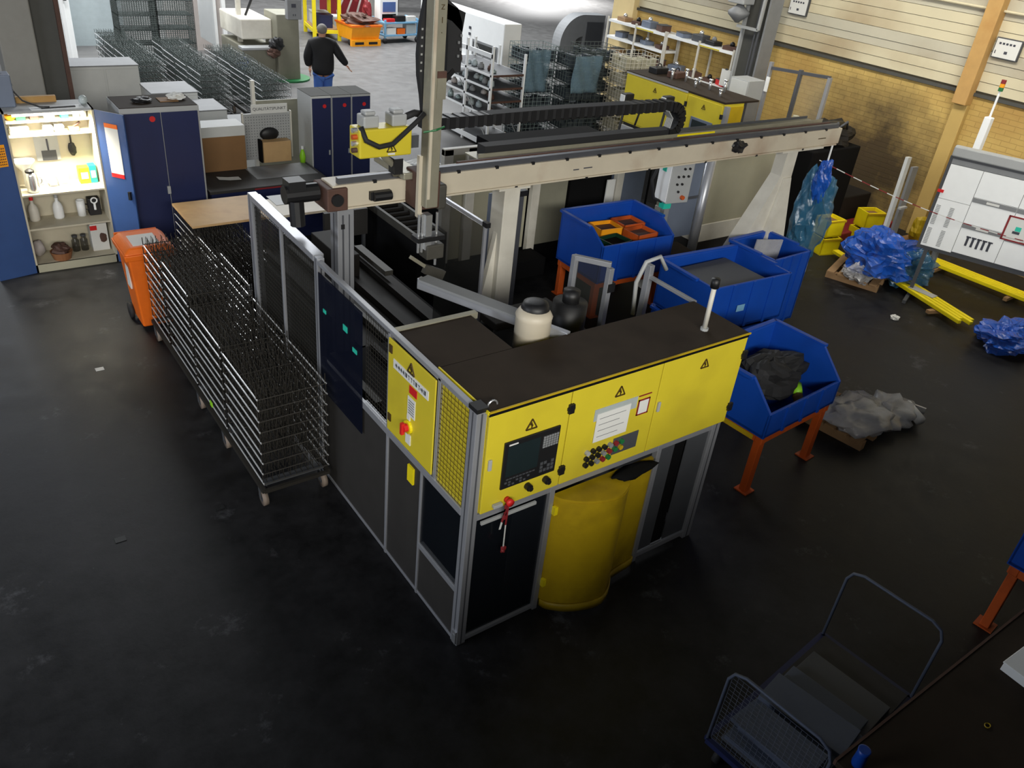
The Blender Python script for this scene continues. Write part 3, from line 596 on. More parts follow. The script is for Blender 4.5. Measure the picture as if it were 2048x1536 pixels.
# ================================================================ RACK TROLLEYS
def rack_mesh(L=.82, Wd=.57, H=.1):
    a = MB(); r = .0065
    for x in (0, Wd): a.cyl((x, 0, 0), (x, L, 0), r, 6)
    h = MB(); rnd = random.Random(2)
    nf = len(a.f)
    for k in range(3): a.cyl((0, L*k/2, 0), (Wd, L*k/2, 0), r*.7, 4)
    for x in (0, Wd):
        for y in (.02, L-.02): h.cyl((x, y, 0), (x, y, H-.014), r*.7, 4)
    for i in range(11):
        x = .03+i*(Wd-.06)/10; h.cyl((x, 0, .01), (x, L, .01), .0032, 3)
        for j in range(16):
            y = .02+j*(L-.04)/15+rnd.uniform(-.01, .01); dx = rnd.uniform(-.012, .012)
            h.cyl((x, y, .01), (x+dx, y+rnd.uniform(-.012, .012), .01+H*.8), .0032, 3)
            h.bar((x+dx, y-.014, H*.75), (x+dx, y+.014, H*.85), .004, .004)
    fm = a.mesh('rack_frame')
    for i, p in enumerate(fm.polygons): p.material_index = 0 if i < nf else 1
    return fm, h.mesh('rack_hooks')
RF, RH = rack_mesh(); RH2 = RH.copy(); RH2.materials.append(MATS['wire_grey']); RF.materials.append(MATS['rod_bright']); RF.materials.append(MATS['wire_dark']); RH.materials.append(MATS['wire_dark'])
def put_rack(loc, sy, label, group, parts=True):
    o = bpy.data.objects.new('wire_rack', RF); COL.objects.link(o); o.location = loc; o.scale = (1, sy, 1); tag(o, label, 'rack', group)
    h = bpy.data.objects.new('hooks', RH2 if 'aisle' in group else RH); COL.objects.link(h); h.parent = o
    return o
def trolley(name, label, x0, y0, y1, w=.57):
    t = thing(name, label, 'trolley', (x0, y0, 0)); L = y1-y0
    m = MB().bar((.0, 0, .2), (0, L, .2), .03, .04).bar((w, 0, .2), (w, L, .2), .03, .04)
    n = max(3, int(L/.8))
    for k in range(n+1): m.bar((0, L*k/n, .2), (w, L*k/n, .2), .03, .03)
    m.build('chassis', 'wire_dark', t)
    for k in range(n):
        bx('deck_slat', 'grey_dark', (.02, L*k/n+.05, .215), (w-.02, L*k/n+.13, .225), t)
    ys = [.08, L*.3, L*.52, L-.1] if L > 2 else [.08, L-.1]
    for yy in ys:
        for x in (0.02, w-.02):
            cst = MB().cyl((x-.02, yy, .07), (x+.02, yy, .07), .07, 16).build('caster_wheel', 'rubber_wheel', t, True)
            MB().cyl((x-.022, yy, .07), (x+.022, yy, .07), .03, 10).build('hub', 'grey_dark', cst); MB().bar((x-.03, yy, .07), (x-.03, yy+.02, .19), .006, .04).bar((x+.03, yy, .07), (x+.03, yy+.02, .19), .006, .04).build('fork', 'grey_dark', cst)
    return t
trolley('rack_trolley', 'low wheeled trolley carrying wire rack stacks along the cell fence', -.63, 2.03, 5.35)
SN = ['nearest', 'second-nearest', 'third-nearest', 'farthest']
for s, (y0, ln, nl) in enumerate(((2.04, .83, 9), (2.94, .80, 9), (3.79, .84, 10), (4.69, .66, 9))):
    for k in range(nl):
        put_rack((-.62+random.uniform(-.006, .006), y0, .265+k*.104), ln/.82, '%s wire rack from the top, %s stack of the trolley by the fence' % (ORD[nl-1-k], SN[s]), 'wire racks on the near trolley')
tag(bx('yellow_tag', 'lime', (-.64, 3.3, .28), (-.632, 3.36, .33)), 'small yellow tag hanging on the lowest rack rod of the trolley', 'tag')
trolley('rack_trolley', 'second wheeled trolley of wire racks below the wooden board', .12, 5.35, 6.95)
for s, y0 in enumerate((5.36, 6.15)):
    for k in range(6):
        put_rack((.12, y0, .265+k*.104), .93, '%s wire rack from the top, %s stack under the wooden board' % (ORD[5-k], ['near', 'far'][s]), 'wire racks under the wooden board')
wb = thing('wooden_board', 'pale wooden board lying flat on top of the rack stacks', 'board', (.1, 6.1, .888))
bx('board', 'wood', (0, 0, 0), (1.02, .82, .03), wb, .004)
sb = thing('work_bench', 'low bench with pale sheet top behind the gantry end post', 'bench', (1.2, 6.0, 0))
bx('sheet_top', 'cream', (0, .1, .88), (1.15, .7, .91), sb); bx('bright_sheet', 'grey_light', (.05, .45, .91), (1.1, .8, .915), sb); bx('front_plate', 'dark_plate', (.5, .0, .55), (1.1, .06, .9), sb)
for x in (.03, 1.1):
    for y in (.12, .66): bx('leg', 'grey_dark', (x-.02, y-.02, 0), (x+.02, y+.02, .88), sb)
# far trolleys in the aisle
FT = ['left', 'middle', 'right']
for q, (x0, ya) in enumerate(((1.5, 14.2), (2.45, 13.3), (3.3, 12.4))):
    trolley('rack_trolley', 'far wheeled rack trolley in the back aisle, %s of three' % FT[q], x0, ya, ya+3.4)
    for s in range(4):
        for k in range(7):
            put_rack((x0+random.uniform(-.02, .02), ya+.02+s*.85, .265+k*.116), 1.0, '%s wire rack from the top, %s stack of the %s aisle trolley' % (ORD[6-k], SN[s], FT[q]), 'wire racks on the aisle trolleys')
# ================================================================ BASKETS
def basket_mesh(w=.8, d=.6, h=.3, nu=8, nw=6, nz=4, r=.006):
    m = MB()
    for o, u, v, a, b in (((0,0,0),(w,0,0),(0,0,h),nu,nz), ((0,d,0),(w,0,0),(0,0,h),nu,nz), ((0,0,0),(0,d,0),(0,0,h),nw,nz), ((w,0,0),(0,d,0),(0,0,h),nw,nz), ((0,0,0),(w,0,0),(0,d,0),nu,nw)):
        grid(m, o, u, v, a, b, r)
    return m.mesh('basket_wire')
BK = {}
for mm in ('wire_pale', 'wire_grey', 'cream_clean'):
    me = basket_mesh(); me.materials.append(MATS[mm]); BK[mm] = me
BK['dense'] = basket_mesh(nu=16, nw=10, nz=8, r=.007); BK['dense'].materials.append(MATS['wire_grey'])
LOAD = []
mat('load_dark', (52, 60, 66), .55, var=.5, scale=9, bump=.5)
for sd in range(3):
    m = MB(); rn = random.Random(sd)
    for i in range(6):
        for j in range(5): m.box(.03+i*.125, .03+j*.11, .015, .14+i*.125, .125+j*.11, .1+rn.random()*.15)
    me = m.mesh('basket_load'); me.materials.append(MATS['load_dark']); LOAD.append(me)
def stack(x, y, n, mm, where, group, z0=.12, rz=0, dz=.305):
    p = thing('pallet', 'flat wooden pallet under the %s' % where, 'pallet', (x, y, 0), rz)
    for k in range(5): bx('plank', 'wood_pallet', (.02+k*.16, 0, .095), (.13+k*.16, .6, .118), p)
    for k in range(3): bx('bearer', 'wood_pallet', (0, .02+k*.25, 0), (.8, .09+k*.25, .095), p)
    for k in range(n):
        o = bpy.data.objects.new('wire_basket', BK[mm]); COL.objects.link(o); o.location = (x, y, z0+k*dz); o.rotation_euler = (0, 0, R(rz))
        tag(o, '%s wire basket from the top of the %s' % (ORD[n-1-k], where), 'basket', group)
        if mm == 'dense': continue
        ld = bpy.data.objects.new('load', LOAD[k % 3]); COL.objects.link(ld); ld.parent = o; ld.material_slots[0].link = 'OBJECT'; ld.material_slots[0].material = MATS['cream_panel' if mm == 'cream_clean' else ('load_grey' if 'tall' in where else 'load_dark')]
G1 = 'wire baskets stacked behind the white shelf'
stack(7.95, 10.45, 6, 'wire_pale', 'pale stack touching the white shelf', G1, rz=-4)
stack(8.62, 9.85, 6, 'wire_grey', 'dark stack behind the gantry chain', G1, rz=-8)
stack(9.4, 10.3, 6, 'wire_grey', 'dark stack in the middle of the row', G1, rz=-6)
stack(9.75, 9.45, 6, 'cream_clean', 'cream stack beside the yellow machine', G1, rz=-8)
for (a, b, lab) in (((8.6, 9.72, 1.2), (9.3, 9.7, 1.9), 'bluish film sheet hanging on the dark basket stack'), ((7.95, 10.38, 1.1), (8.5, 10.41, 1.9), 'pale film sheet hanging over the pale basket stack')):
    m = MB(); n = 10; vs = []
    for i in range(n+1):
        for j in range(n+1):
            vs.append((a[0]+(b[0]-a[0])*i/n, a[1]+.03*math.sin(i*1.3+j*.5)-.03, a[2]+(b[2]-a[2])*j/n))
    m.add(vs, [(i*(n+1)+j, (i+1)*(n+1)+j, (i+1)*(n+1)+j+1, i*(n+1)+j+1) for i in range(n) for j in range(n)])
    o = m.build('film_sheet', 'film_haze', None, True); s = o.modifiers.new('t', 'SOLIDIFY'); s.thickness = .004; tag(o, lab, 'film')
G2 = 'wire baskets in the tall stack by the partition'
stack(2.0, 17.4, 8, 'dense', 'tall left stack before the pale partition', G2); stack(2.85, 17.5, 8, 'dense', 'tall right stack before the pale partition', G2)

# ================================================================ WASTE BIN
def waste_bin():
    c = thing('waste_bin', 'orange wheeled waste bin with white label standing at the trolley end', 'bin', (-.53, 5.72, 0))
    def fr(a, z0, b, z1): return [(-a[0],-a[1],z0),(a[0],-a[1],z0),(a[0],a[1],z0),(-a[0],a[1],z0),(-b[0],-b[1],z1),(b[0],-b[1],z1),(b[0],b[1],z1),(-b[0],b[1],z1)]
    F = [(0,3,2,1),(4,5,6,7),(0,1,5,4),(1,2,6,5),(2,3,7,6),(3,0,4,7)]
    MB().add(fr((.17,.2),.05,(.23,.25),.9), F).build('body', 'orange', c, bev=.02)
    MB().add(fr((.26,.28),.88,(.27,.29),.95), F).build('rim', 'orange', c, bev=.01)
    MB().add(fr((.27,.29),.95,(.2,.24),1.02), F).build('lid', 'orange', c, bev=.02)
    bx('lid_label', 'paper', (-.15, -.2, 1.018), (.12, .1, 1.024), c); bx('side_label', 'paper', (-.22, -.12, .5), (-.205, .02, .8), c)
    MB().tube([(-.22, .3, .93), (-.22, .36, .96), (.22, .36, .96), (.22, .3, .93)], .016, 8).build('handle', 'orange', c)
    for x in (-.2, .2): MB().cyl((x-.02, .2, .09), (x+.02, .2, .09), .09, 16).build('wheel', 'rubber', c, True)
waste_bin()

# ================================================================ BLUE BINS
def tote(name, label, loc, rz, w, d, zb, hb, hf, stand=None, open_=True, group='large blue parts bins'):
    c = thing(name, label, 'bin', loc, rz, group); t = .03
    MB().box(0, 0, zb, w, d, zb+.04).build('base', 'blue_bin', c, bev=.008)
    bx('back_wall', 'blue_bin', (0, d-t, zb), (w, d, zb+hb), c, .008); bx('front_wall', 'blue_bin', (0, 0, zb), (w, t, zb+hf), c, .008)
    k = .3*d
    pr = [(0, zb), (d, zb), (d, zb+hb), (k if hf < hb else 0, zb+hb), (0, zb+hf)]
    if hf >= hb: pr = [(0, zb), (d, zb), (d, zb+hb), (0, zb+hb)]
    MB().prism(pr, 'x', 0, t).build('side_wall', 'blue_bin', c); MB().prism(pr, 'x', w-t, w).build('side_wall', 'blue_bin', c)
    MB().bar((-.01, d*.3, zb+hb), (-.01, d, zb+hb), .05, .03).bar((w+.01, d*.3, zb+hb), (w+.01, d, zb+hb), .05, .03).bar((0, d, zb+hb), (w, d, zb+hb), .05, .03).build('rim', 'blue_bin', c)
    for x in (.25, .5, .75): MB().box(w*x-.02, -.012, zb, w*x+.02, 0, zb+hf).build('rib', 'blue_bin', c)
    return c
def stand(label, loc, rz, w, d, h, m='orange_dirty'):
    c = thing('bin_stand', label, 'stand', loc, rz, 'orange steel bin stands')
    for x in (.05, w-.05):
        for y in (.05, d-.05):
            MB().bar((x, y, 0), (x, y, h-.06), .09, .07).build('leg', m, c, bev=.006); bx('foot', m, (x-.07, y-.07, 0), (x+.07, y+.07, .012), c)
    for a, b in (((.0, .04), (w, .04)), ((.0, d-.04), (w, d-.04)), ((.04, 0), (.04, d)), ((w-.04, 0), (w-.04, d))):
        MB().bar((*a, h-.05), (*b, h-.05), .07, .08).build('rail', m, c, bev=.006)
    return c
stand('orange steel stand under the dark-filled bin beside the yellow cabinet', (3.3, .14, 0), 4, 1.12, .78, .66)
bx('edge_tape', 'yellow_dirty', (-.003, .1, .58), (.002, .6, .63), bpy.data.objects['bin_stand'])
t4 = tote('parts_bin', 'blue slant-front bin holding dark parts on the orange stand', (3.27, .12, 0), 4, 1.16, .85, .66, .52, .26)
pm = MB()
tag(MB().blob((3.85, .62, .9), (.4, .22, .2), .3, 3, 2, 28, 18, .19).build('cable_heap', 'rubber', None), 'dark heap of coiled cable inside the slant-front blue bin', 'cable heap')
g = thing('glove', 'pale work glove with lime cuff lying in the slant-front blue bin', 'glove', (3.95, .3, .8), 40)
MB().blob((0, 0, 0), (.1, .05, .03), .3, 2, 3, 14, 8).build('palm', 'cardboard', g, True); MB().cyl((.08, 0, .0), (.2, .02, .03), .045, 10, .055).build('cuff', 'lime', g, True)
for i in range(4): MB().cyl((-.08, -.04+i*.026, 0), (-.17+.01*abs(i-1), -.05+i*.03, .0), .014, 6, .01).build('finger', 'cardboard', g)
stand('orange steel stand under the bin of orange boxes behind the door frame', (4.28, 3.62, 0), -2, 1.15, .82, .5)
t1 = tote('parts_bin', 'blue bin holding orange boxes behind the aluminium door frame', (4.26, 3.58, 0), -2, 1.2, .88, .5, .66, .5)
for i, (x, y, z, m_, lab) in enumerate(((4.62, 4.03, .8, 'orange_bright', 'bright orange box in the far corner of the blue bin'), (5.0, 4.0, .82, 'orange_dirty', 'dark orange box behind another in the blue bin'), (4.96, 3.68, .8, 'orange_dirty', 'dark orange box at the front of the blue bin'), (4.55, 3.68, .74, 'green_dark', 'green box in the front corner of the blue bin'))):
    b = thing('small_box', lab, 'box', (x, y, z), -6+4*i, 'small boxes inside the blue bin')
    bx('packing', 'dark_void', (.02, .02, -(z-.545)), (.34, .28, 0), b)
    bx('floor_panel', m_, (0, 0, 0), (.36, .3, .02), b); bx('wall', m_, (0, 0, 0), (.36, .015, .2), b); bx('wall', m_, (0, .285, 0), (.36, .3, .2), b); bx('wall', m_, (0, 0, 0), (.015, .3, .2), b); bx('wall', m_, (.345, 0, 0), (.36, .3, .2), b)
    bx('load', 'rust' if m_ != 'green_dark' else 'dark_void', (.015, .015, .02), (.345, .285, .15), b)
t2 = tote('parts_bin', 'upper blue bin covered by a grey sheet behind the yellow cabinet', (4.3, 1.82, 0), -3, 1.24, .86, .64, .56, .56)
t2b = tote('parts_bin', 'lower blue bin under the sheet-covered bin', (4.3, 1.82, 0), -3, 1.24, .86, .02, .58, .58)
tag(MB().box(4.38, 1.92, 1.1, 5.3, 2.55, 1.112).build('cover_sheet', 'grey_dark', None, bev=.003), 'dark grey sheet lying across the deep blue bin', 'sheet')
bx('sticker', 'paper', (.33, -.016, .72), (.36, -.012, .75), t2); bx('sticker', 'blue_light', (.42, -.016, .86), (.54, -.012, .94), t2)
t3 = tote('parts_bin', 'blue bin holding clear plates beside the flared gantry leg', (5.6, 2.06, 0), 2, .72, .68, .3, .92, .92)
tag(MB().bar((5.75, 2.5, 1.08), (6.15, 2.42, 1.05), .02, .42).build('clear_plate', 'film_clear', None), 'smoky clear plate standing in the blue bin by the gantry leg', 'plate')
stand('orange steel stand at the right picture edge', (3.82, -2.72, 0), 6, 1.1, .8, .66)
t5 = tote('parts_bin', 'blue slant-front bin cut off by the right picture edge', (3.8, -2.75, 0), 6, 1.15, .85, .66, .52, .4)

# pallet with plastic
def film_pallet():
    p = thing('pallet', 'wooden pallet with clear plastic beside the slant-front bin', 'pallet', (4.95, .02, 0), 8)
    for k in range(5): bx('plank', 'wood_pallet', (0, .02+k*.15, .1), (.75, .13+k*.15, .122), p)
    for k in range(3): bx('bearer', 'wood_pallet', (.03+k*.3, 0, 0), (.12+k*.3, .74, .1), p)
    tag(MB().blob((5.3, .35, .17), (.36, .28, .09), .5, 3, 6, 26, 14, .04).build('plastic_film', 'film_clear', None, True), 'crumpled clear plastic film lying on the wooden pallet', 'film')
    tag(MB().blob((5.75, .32, .1), (.3, .26, .12), .55, 3, 8, 26, 14, .09).build('plastic_film', 'film_clear', None, True), 'crumpled clear plastic film on the floor beside the pallet', 'film')
    c = thing('paper_roll', 'white torn paper roll beside the pallet plastic', 'paper', (6.05, .1, 0), 20)
    MB().cyl((-.1, -.1, .1), (.12, .1, .12), .06, 12).build('roll', 'paper', c, True); MB().band([(.1, .0, .16), (.16, .0, .14), (.2, .0, .06), (.24, .0, .02)], .2, .004).build('flap', 'paper', c)
film_pallet()
# ================================================================ SHEET CART, RIGHT TABLE
def sheet_cart():
    c = thing('sheet_cart', 'blue-framed flat cart with tubular end frames loaded with grey sheets', 'cart', (.95, -2.25, 0), 6)
    L, D = 1.4, .68
    MB().bar((0, 0, .22), (L, 0, .22), .04).bar((0, D, .22), (L, D, .22), .04).bar((0, 0, .22), (0, D, .22), .04).bar((L, 0, .22), (L, D, .22), .04).build('chassis', 'blue_cab', c)
    bx('deck', 'dark_plate', (.02, .02, .235), (L-.02, D-.02, .25), c)
    for x in (0, L):
        pts = [(x, 0, .22), (x, 0, .8), (x, .03, .87), (x, .1, .9), (x, D-.1, .9), (x, D-.03, .87), (x, D, .8), (x, D, .22)]
        MB().tube(pts, .011, 8).build('end_frame', 'cart_sheet', c, True)
    grid(MB(), (0, .02, .26), (0, D-.04, 0), (0, 0, .6), 18, 18, .0016).build('mesh_end', 'cart_sheet', c)
    for x in (.1, L-.1):
        for y in (.08, D-.08):
            w = MB().cyl((x, y-.02, .08), (x, y+.02, .08), .08, 16).build('wheel', 'rubber', c, True); MB().bar((x, y-.03, .08), (x, y-.03, .2), .03, .006).build('fork', 'grey_paint', w)
    labs = ['lowest', 'second-lowest', 'middle', 'second-highest', 'uppermost']
    M = Matrix.Rotation(R(6), 4, 'Z')
    for k, (x0, x1, y0, y1, rz) in enumerate(((.05, 1.15, .04, .62, 0), (.06, .9, .05, .6, 2), (.12, .72, .06, .64, -3), (.45, .72, .04, .62, 4), (.1, .36, .08, .56, 2))):
        pt = M @ Vector((x0, y0, 0)); z = .25+k*.035
        s = MB().box(0, 0, 0, x1-x0, y1-y0, .034).build('metal_sheet', 'cart_sheet' if k else 'grey_dark', None, bev=.003)
        s.location = (.95+pt.x, -2.25+pt.y, z); s.rotation_euler = (0, 0, R(6+rz)); tag(s, 'grey sheet on the flat cart, %s of the pile' % labs[k], 'sheet', 'grey sheets on the flat cart')
sheet_cart()
def side_table():
    c = thing('side_table', 'dark worktable with worn edge at the lower right corner', 'table', (.9, -3.6, 0))
    bx('top', 'roof_brown', (0, 0, .86), (3.2, 1.31, .9), c, .004); bx('edge_strip', 'rust', (0, 1.31, .865), (3.2, 1.325, .905), c)
    for x in (.1, 3.1):
        for y in (.1, 1.2): bx('leg', 'grey_dark', (x-.03, y-.03, 0), (x+.03, y+.03, .86), c)
    b = thing('white_box', 'white flat box lying on the dark worktable', 'box', (2.33, -2.62, .9), -2)
    bx('body', 'white', (0, 0, 0), (.62, .17, .06), b, .004); bx('lid', 'white', (-.005, -.005, .06), (.625, .175, .07), b, .004)
    r = tag(MB().tube([(1.86+.02*math.cos(t), -2.62+.014*math.sin(t), .905) for t in [i*.63 for i in range(10)]], .003, 5, True).build('metal_ring', 'yellow_dirty'), 'small brass ring lying on the dark worktable', 'ring')
    tag(MB().box(2.0, -3.3, .9, 2.06, -2.95, .906).build('yellow_strip', 'yellow_dirty'), 'yellow strip lying on the dark worktable', 'strip')
    k = thing('blue_cup', 'blue plastic jug beside the cart at the bottom edge', 'jug', (.75, -2.42, .9-.0)); k.location = (.98, -2.36, .9)
    MB().lathe([(.03, 0), (.035, .02), (.03, .1), (.034, .13), (.028, .13)], n=14).build('body', 'blue_bin', k, True); MB().tube(arc((.03, 0, .07), .035, -70, 70, 8), .006).build('handle', 'blue_bin', k, True)
side_table()

# ================================================================ INFORMATION BOARD AND FLOOR CLUTTER
def info_board():
    dirx = math.degrees(math.atan2(.88-2.13, 9.63-9.16))
    c = thing('information_board', 'large white information board with grey headings standing near the wall', 'board', (9.2, 2.2, 0), dirx)
    # local x along the board to the right, local -y faces the camera
    Lb, z0, z1 = 2.4, .8, 2.08
    bx('back', 'grey_dark', (-.04, .0, z0-.03), (Lb, .05, z1+.02), c); bx('top_cap', 'grey_light', (-.03, -.03, z1+.02), (Lb, .1, z1+.16), c, .02)
    bx('header_strip', 'grey_paint', (.0, -.008, z1-.075), (Lb, 0, z1-.01), c)
    xs = [0, .42, .98, 1.55, 2.1]
    for i in range(4):
        zz = z1-.08
        hs = [[(.48, 0), (.7, 0)], [(.36, 1), (.37, 1), (.43, 1)], [(.36, 1), (.4, 1), (.4, 1)], [(.5, 1), (.62, 1)]][i]
        for h, hd in hs:
            p = bx('panel', 'white', (xs[i]+.003, -.012, zz-h+.003), (xs[i+1]-.003, 0, zz-.003), c)
            if hd and i > 0 and zz < z1-.1:
                bx('panel_heading', 'grey_paint', (xs[i]+.006, -.016, zz-.065), (xs[i+1]-.006, -.012, zz-.005), p); bx('heading_text', 'paper', (xs[i]+.18, -.018, zz-.05), (xs[i]+.34, -.016, zz-.02), p)
            zz -= h
    for x in (.02, .2):
        for za, zb in ((.86, 1.12), (1.15, 1.45)):
            m = MB(); n = int((zb-za)/.022)
            for k in range(n): m.box(x, -.016, za+k*.022, x+.055, -.012, za+k*.022+.013)
            m.build('print_column', 'grey_light', c)
    bx('red_magnet', 'red', (-.04, -.025, 1.6), (.04, -.012, 1.64), c)
    m = MB(); rnd = random.Random(11)
    for k in range(5): m.box(.54+k*.07, -.017, .98-.02*rnd.random(), .57+k*.07, -.012, 1.1); m.box(.53+k*.07, -.017, 1.09, .59+k*.07, -.012, 1.11)
    m.build('drawing', 'ink', c)
    m = MB(); m.box(.92, -.02, 1.19, .945, -.012, 1.53); m.box(.92, -.02, 1.19, 1.25, -.012, 1.21); m.box(1.225, -.02, 1.19, 1.25, -.012, 1.53); m.box(.92, -.02, 1.51, 1.25, -.012, 1.53); m.build('red_frame', 'red_dark', c)
    bx('framed_sheet', 'paper', (.945, -.018, 1.21), (1.225, -.012, 1.51), c); bx('sheet_mark', 'teal', (1.05, -.02, 1.34), (1.12, -.018, 1.4), c); bx('sheet_mark', 'ink', (1.03, -.02, 1.3), (1.12, -.018, 1.335), c)
    for x in (.1, 2.2): MB().bar((x, .03, 0), (x, .03, z0), .05).bar((x, -.3, .03), (x, .35, .03), .05).build('leg', 'grey_dark', c)
    s = thing('signal_tower', 'red, orange and green signal lamp on a white pole above the board', 'signal lamp', (10.0, 2.3, 0))
    MB().cyl((0, 0, 0), (0, 0, 2.1), .05).build('stand', 'grey_paint', s); MB().box(-.05, -.05, 2.1, .05, .05, 2.55).build('mast', 'white', s, bev=.01); MB().cyl((0, 0, 2.55), (0, 0, 2.9), .016, 8).build('pole', 'white', s)
    for z, m_ in ((2.9, 'green'), (2.95, 'orange_bright'), (3.0, 'red_dark')): MB().cyl((0, 0, z), (0, 0, z+.048), .032, 12).build('lens', m_, s)
    p = thing('white_profile', 'white upright profile leaning beside the information board', 'profile', (9.75, 3.05, 0))
    MB().bar((0, 0, .02), (.1, .1, 1.75), .1, .05).build('profile', 'white_dull', p); MB().bar((.18, -.05, .02), (.28, .05, 1.6), .16, .04).build('strip', 'grey_paint', p); MB().box(.02, -.1, 1.0, .2, -.05, 1.03).build('clip', 'grey_light', p)
info_board()
def clutter():
    # striped tape
    a, b = Vector((7.25, 2.94, 2.0)), Vector((9.75, .9, 1.22)); n = 26
    t = thing('barrier_tape', 'thin red and white barrier tape strung from gantry to information board', 'tape', a)
    for k in range(n):
        p, q = (b-a)*k/n, (b-a)*(k+1)/n; s0 = -.1*math.sin(math.pi*k/n); s1 = -.1*math.sin(math.pi*(k+1)/n)
        MB().bar(p+Vector((0,0,s0)), q+Vector((0,0,s1)), .004, .011).build('segment', 'red_dark' if k % 2 else 'paper', t)
    # yellow tubes on the floor
    def bundle(p, q, n, lab, grp, w=.055):
        p = Vector(p); q = Vector(q); d = (q-p).normalized(); s = Vector((-d.y, d.x, 0))
        for k in range(n):
            o = s*(k-(n-1)/2)*.075; up = .0
            x = MB().bar(p+o+d*.05*(k % 3), q+o-d*.06*((k+1) % 3), w, w)
            ob = x.build('yellow_tube', 'yellow_bright', None, bev=.006)
            tag(ob, '%s yellow square tube of the %s bundle' % (['leftmost', 'second', 'third', 'fourth', 'fifth'][k], lab), 'tube', grp)
        for f in (.2, .75):
            c = p+(q-p)*f; tag(MB().bar(c-s*.25-Vector((0,0,.06)), c+s*.25-Vector((0,0,.06)), .06, .05).build('timber_bearer', 'wood_pallet'), 'timber bearer below the %s tube bundle, %s end' % (lab, 'far' if f < .5 else 'near'), 'timber')
    bundle((9.62, 3.0, .12), (9.0, 1.05, .12), 4, 'front', 'yellow tubes in the front bundle')
    bundle((10.75, 2.9, .12), (10.85, .8, .12), 4, 'rear', 'yellow tubes in the rear bundle')
    tag(bx('grey_plate', 'grey_light', (9.22, 1.75, .15), (9.36, 2.15, .16)), 'small grey plate lying on the front yellow tubes', 'plate')
    def film(lab, c, r, m_, seed, amp=.45):
        o = MB().blob(c, r, amp, 3.0, seed, 40, 26, r[2]*.98).build('plastic_film', m_, None); tag(o, lab, 'film')
    film('large heap of crumpled blue plastic film on the pallet', (9.3, 2.78, .42), (.5, .42, .28), 'film_blue', 3, .5)
    film('darker blue plastic film slumped at the right of the large heap', (9.62, 2.45, .26), (.32, .3, .24), 'film_teal', 17, .5)
    p = thing('pallet', 'worn wooden pallet under the heap of blue film', 'pallet', (8.85, 2.4, 0), 20)
    for k in range(5): bx('plank', 'wood_pallet', (.0, .02+k*.16, .1), (.95, .13+k*.16, .125), p)
    for k in range(3): bx('bearer', 'wood_pallet', (.05+k*.38, 0, 0), (.14+k*.38, .78, .1), p)
    film('crumpled grey film hanging over the pallet edge', (8.95, 2.75, .22), (.28, .2, .16), 'film_clear', 5)
    film('crumpled blue plastic film on the floor at the right edge', (9.05, .55, .16), (.38, .3, .17), 'film_blue', 8)
    film('teal plastic bag lying against the information board stand', (9.75, 2.75, .18), (.2, .2, .18), 'film_teal', 9)
    h = thing('hanging_film', 'long blue and clear plastic bag hanging beside the flared gantry leg', 'film', (7.3, 2.85, 0))
    MB().blob((0, 0, 1.75), (.09, .09, .25), .35, 3, 21, 26, 20).build('upper_bag', 'film_blue', h); MB().blob((.12, .1, 1.15), (.26, .2, .62), .35, 3, 22, 30, 22).build('lower_bag', 'film_teal', h); MB().blob((.02, -.02, .55), (.1, .1, .2), .4, 3, 23, 20, 14).build('white_bag', 'film_clear', h); MB().cyl((0, 0, 2.25), (0, 0, 1.9), .012).build('cord', 'white', h)
    def ybox(x, y, z, rz, lab):
        b = thing('yellow_crate', lab, 'crate', (x, y, z), rz, 'small yellow stacking crates'); w, d, hh = .36, .3, .28
        MB().box(0, 0, 0, w, d, .02).build('bottom', 'yellow_bright', b)
        for q in ((0,0,w,.02), (0,d-.02,w,d), (0,0,.02,d), (w-.02,0,w,d)): bx('side', 'yellow_bright', (q[0], q[1], 0), (q[2], q[3], hh), b, .004)
        bx('load', 'cardboard', (.02, .02, .02), (w-.02, d-.02, hh-.06), b); bx('lip', 'yellow_dirty', (-.012, -.012, hh-.04), (w+.012, .0, hh-.01), b)
    ybox(9.3, 3.75, .0, -14, 'lower yellow crate of the front stack by the tubes'); ybox(9.36, 3.78, .285, -8, 'upper yellow crate of the front stack by the tubes')
    ybox(10.35, 3.75, .0, -12, 'lower yellow crate of the rear stack near the wall'); ybox(10.42, 3.78, .285, -20, 'upper yellow crate of the rear stack near the wall')
    tag(MB().bar((9.5, 3.62, .1), (9.35, 3.0, .08), .12, .05).build('yellow_beam', 'yellow_bright', None, bev=.005), 'short yellow beam lying between crates and blue film', 'beam')
    tag(MB().blob((10.55, 2.95, .55), (.14, .1, .2), .3, 2, 31, 14, 10).build('yellow_bag', 'yellow_dirty'), 'small yellow bag on the crate behind the information board', 'bag')
    bb = thing('brown_crate', 'brown crate behind the information board holding a yellow bag', 'crate', (10.35, 2.75, 0)); bx('body', 'rust', (0, 0, 0), (.45, .4, .36), bb, .01); bx('lid', 'cardboard', (-.01, -.01, .36), (.46, .41, .38), bb)
    tag(MB().blob((8.35, 1.76, .02), (.06, .05, .025), .5, 3, 3, 14, 9, .02).build('paper_scrap', 'paper'), 'white crumpled scrap on the dark floor right of the bins', 'scrap')
    for x, y, lab in ((-.95, 2.24, 'dark flat scrap on the floor beside the trolley end'), (-1.73, 2.23, 'small dark scrap on the open floor left of the trolley'), (-1.3, 4.9, 'white speck of paper on the floor before the cabinets')):
        tag(MB().box(x-.04, y-.03, 0, x+.04, y+.03, .004).build('floor_scrap', 'black' if 'dark' in lab else 'paper'), lab, 'scrap')
clutter()
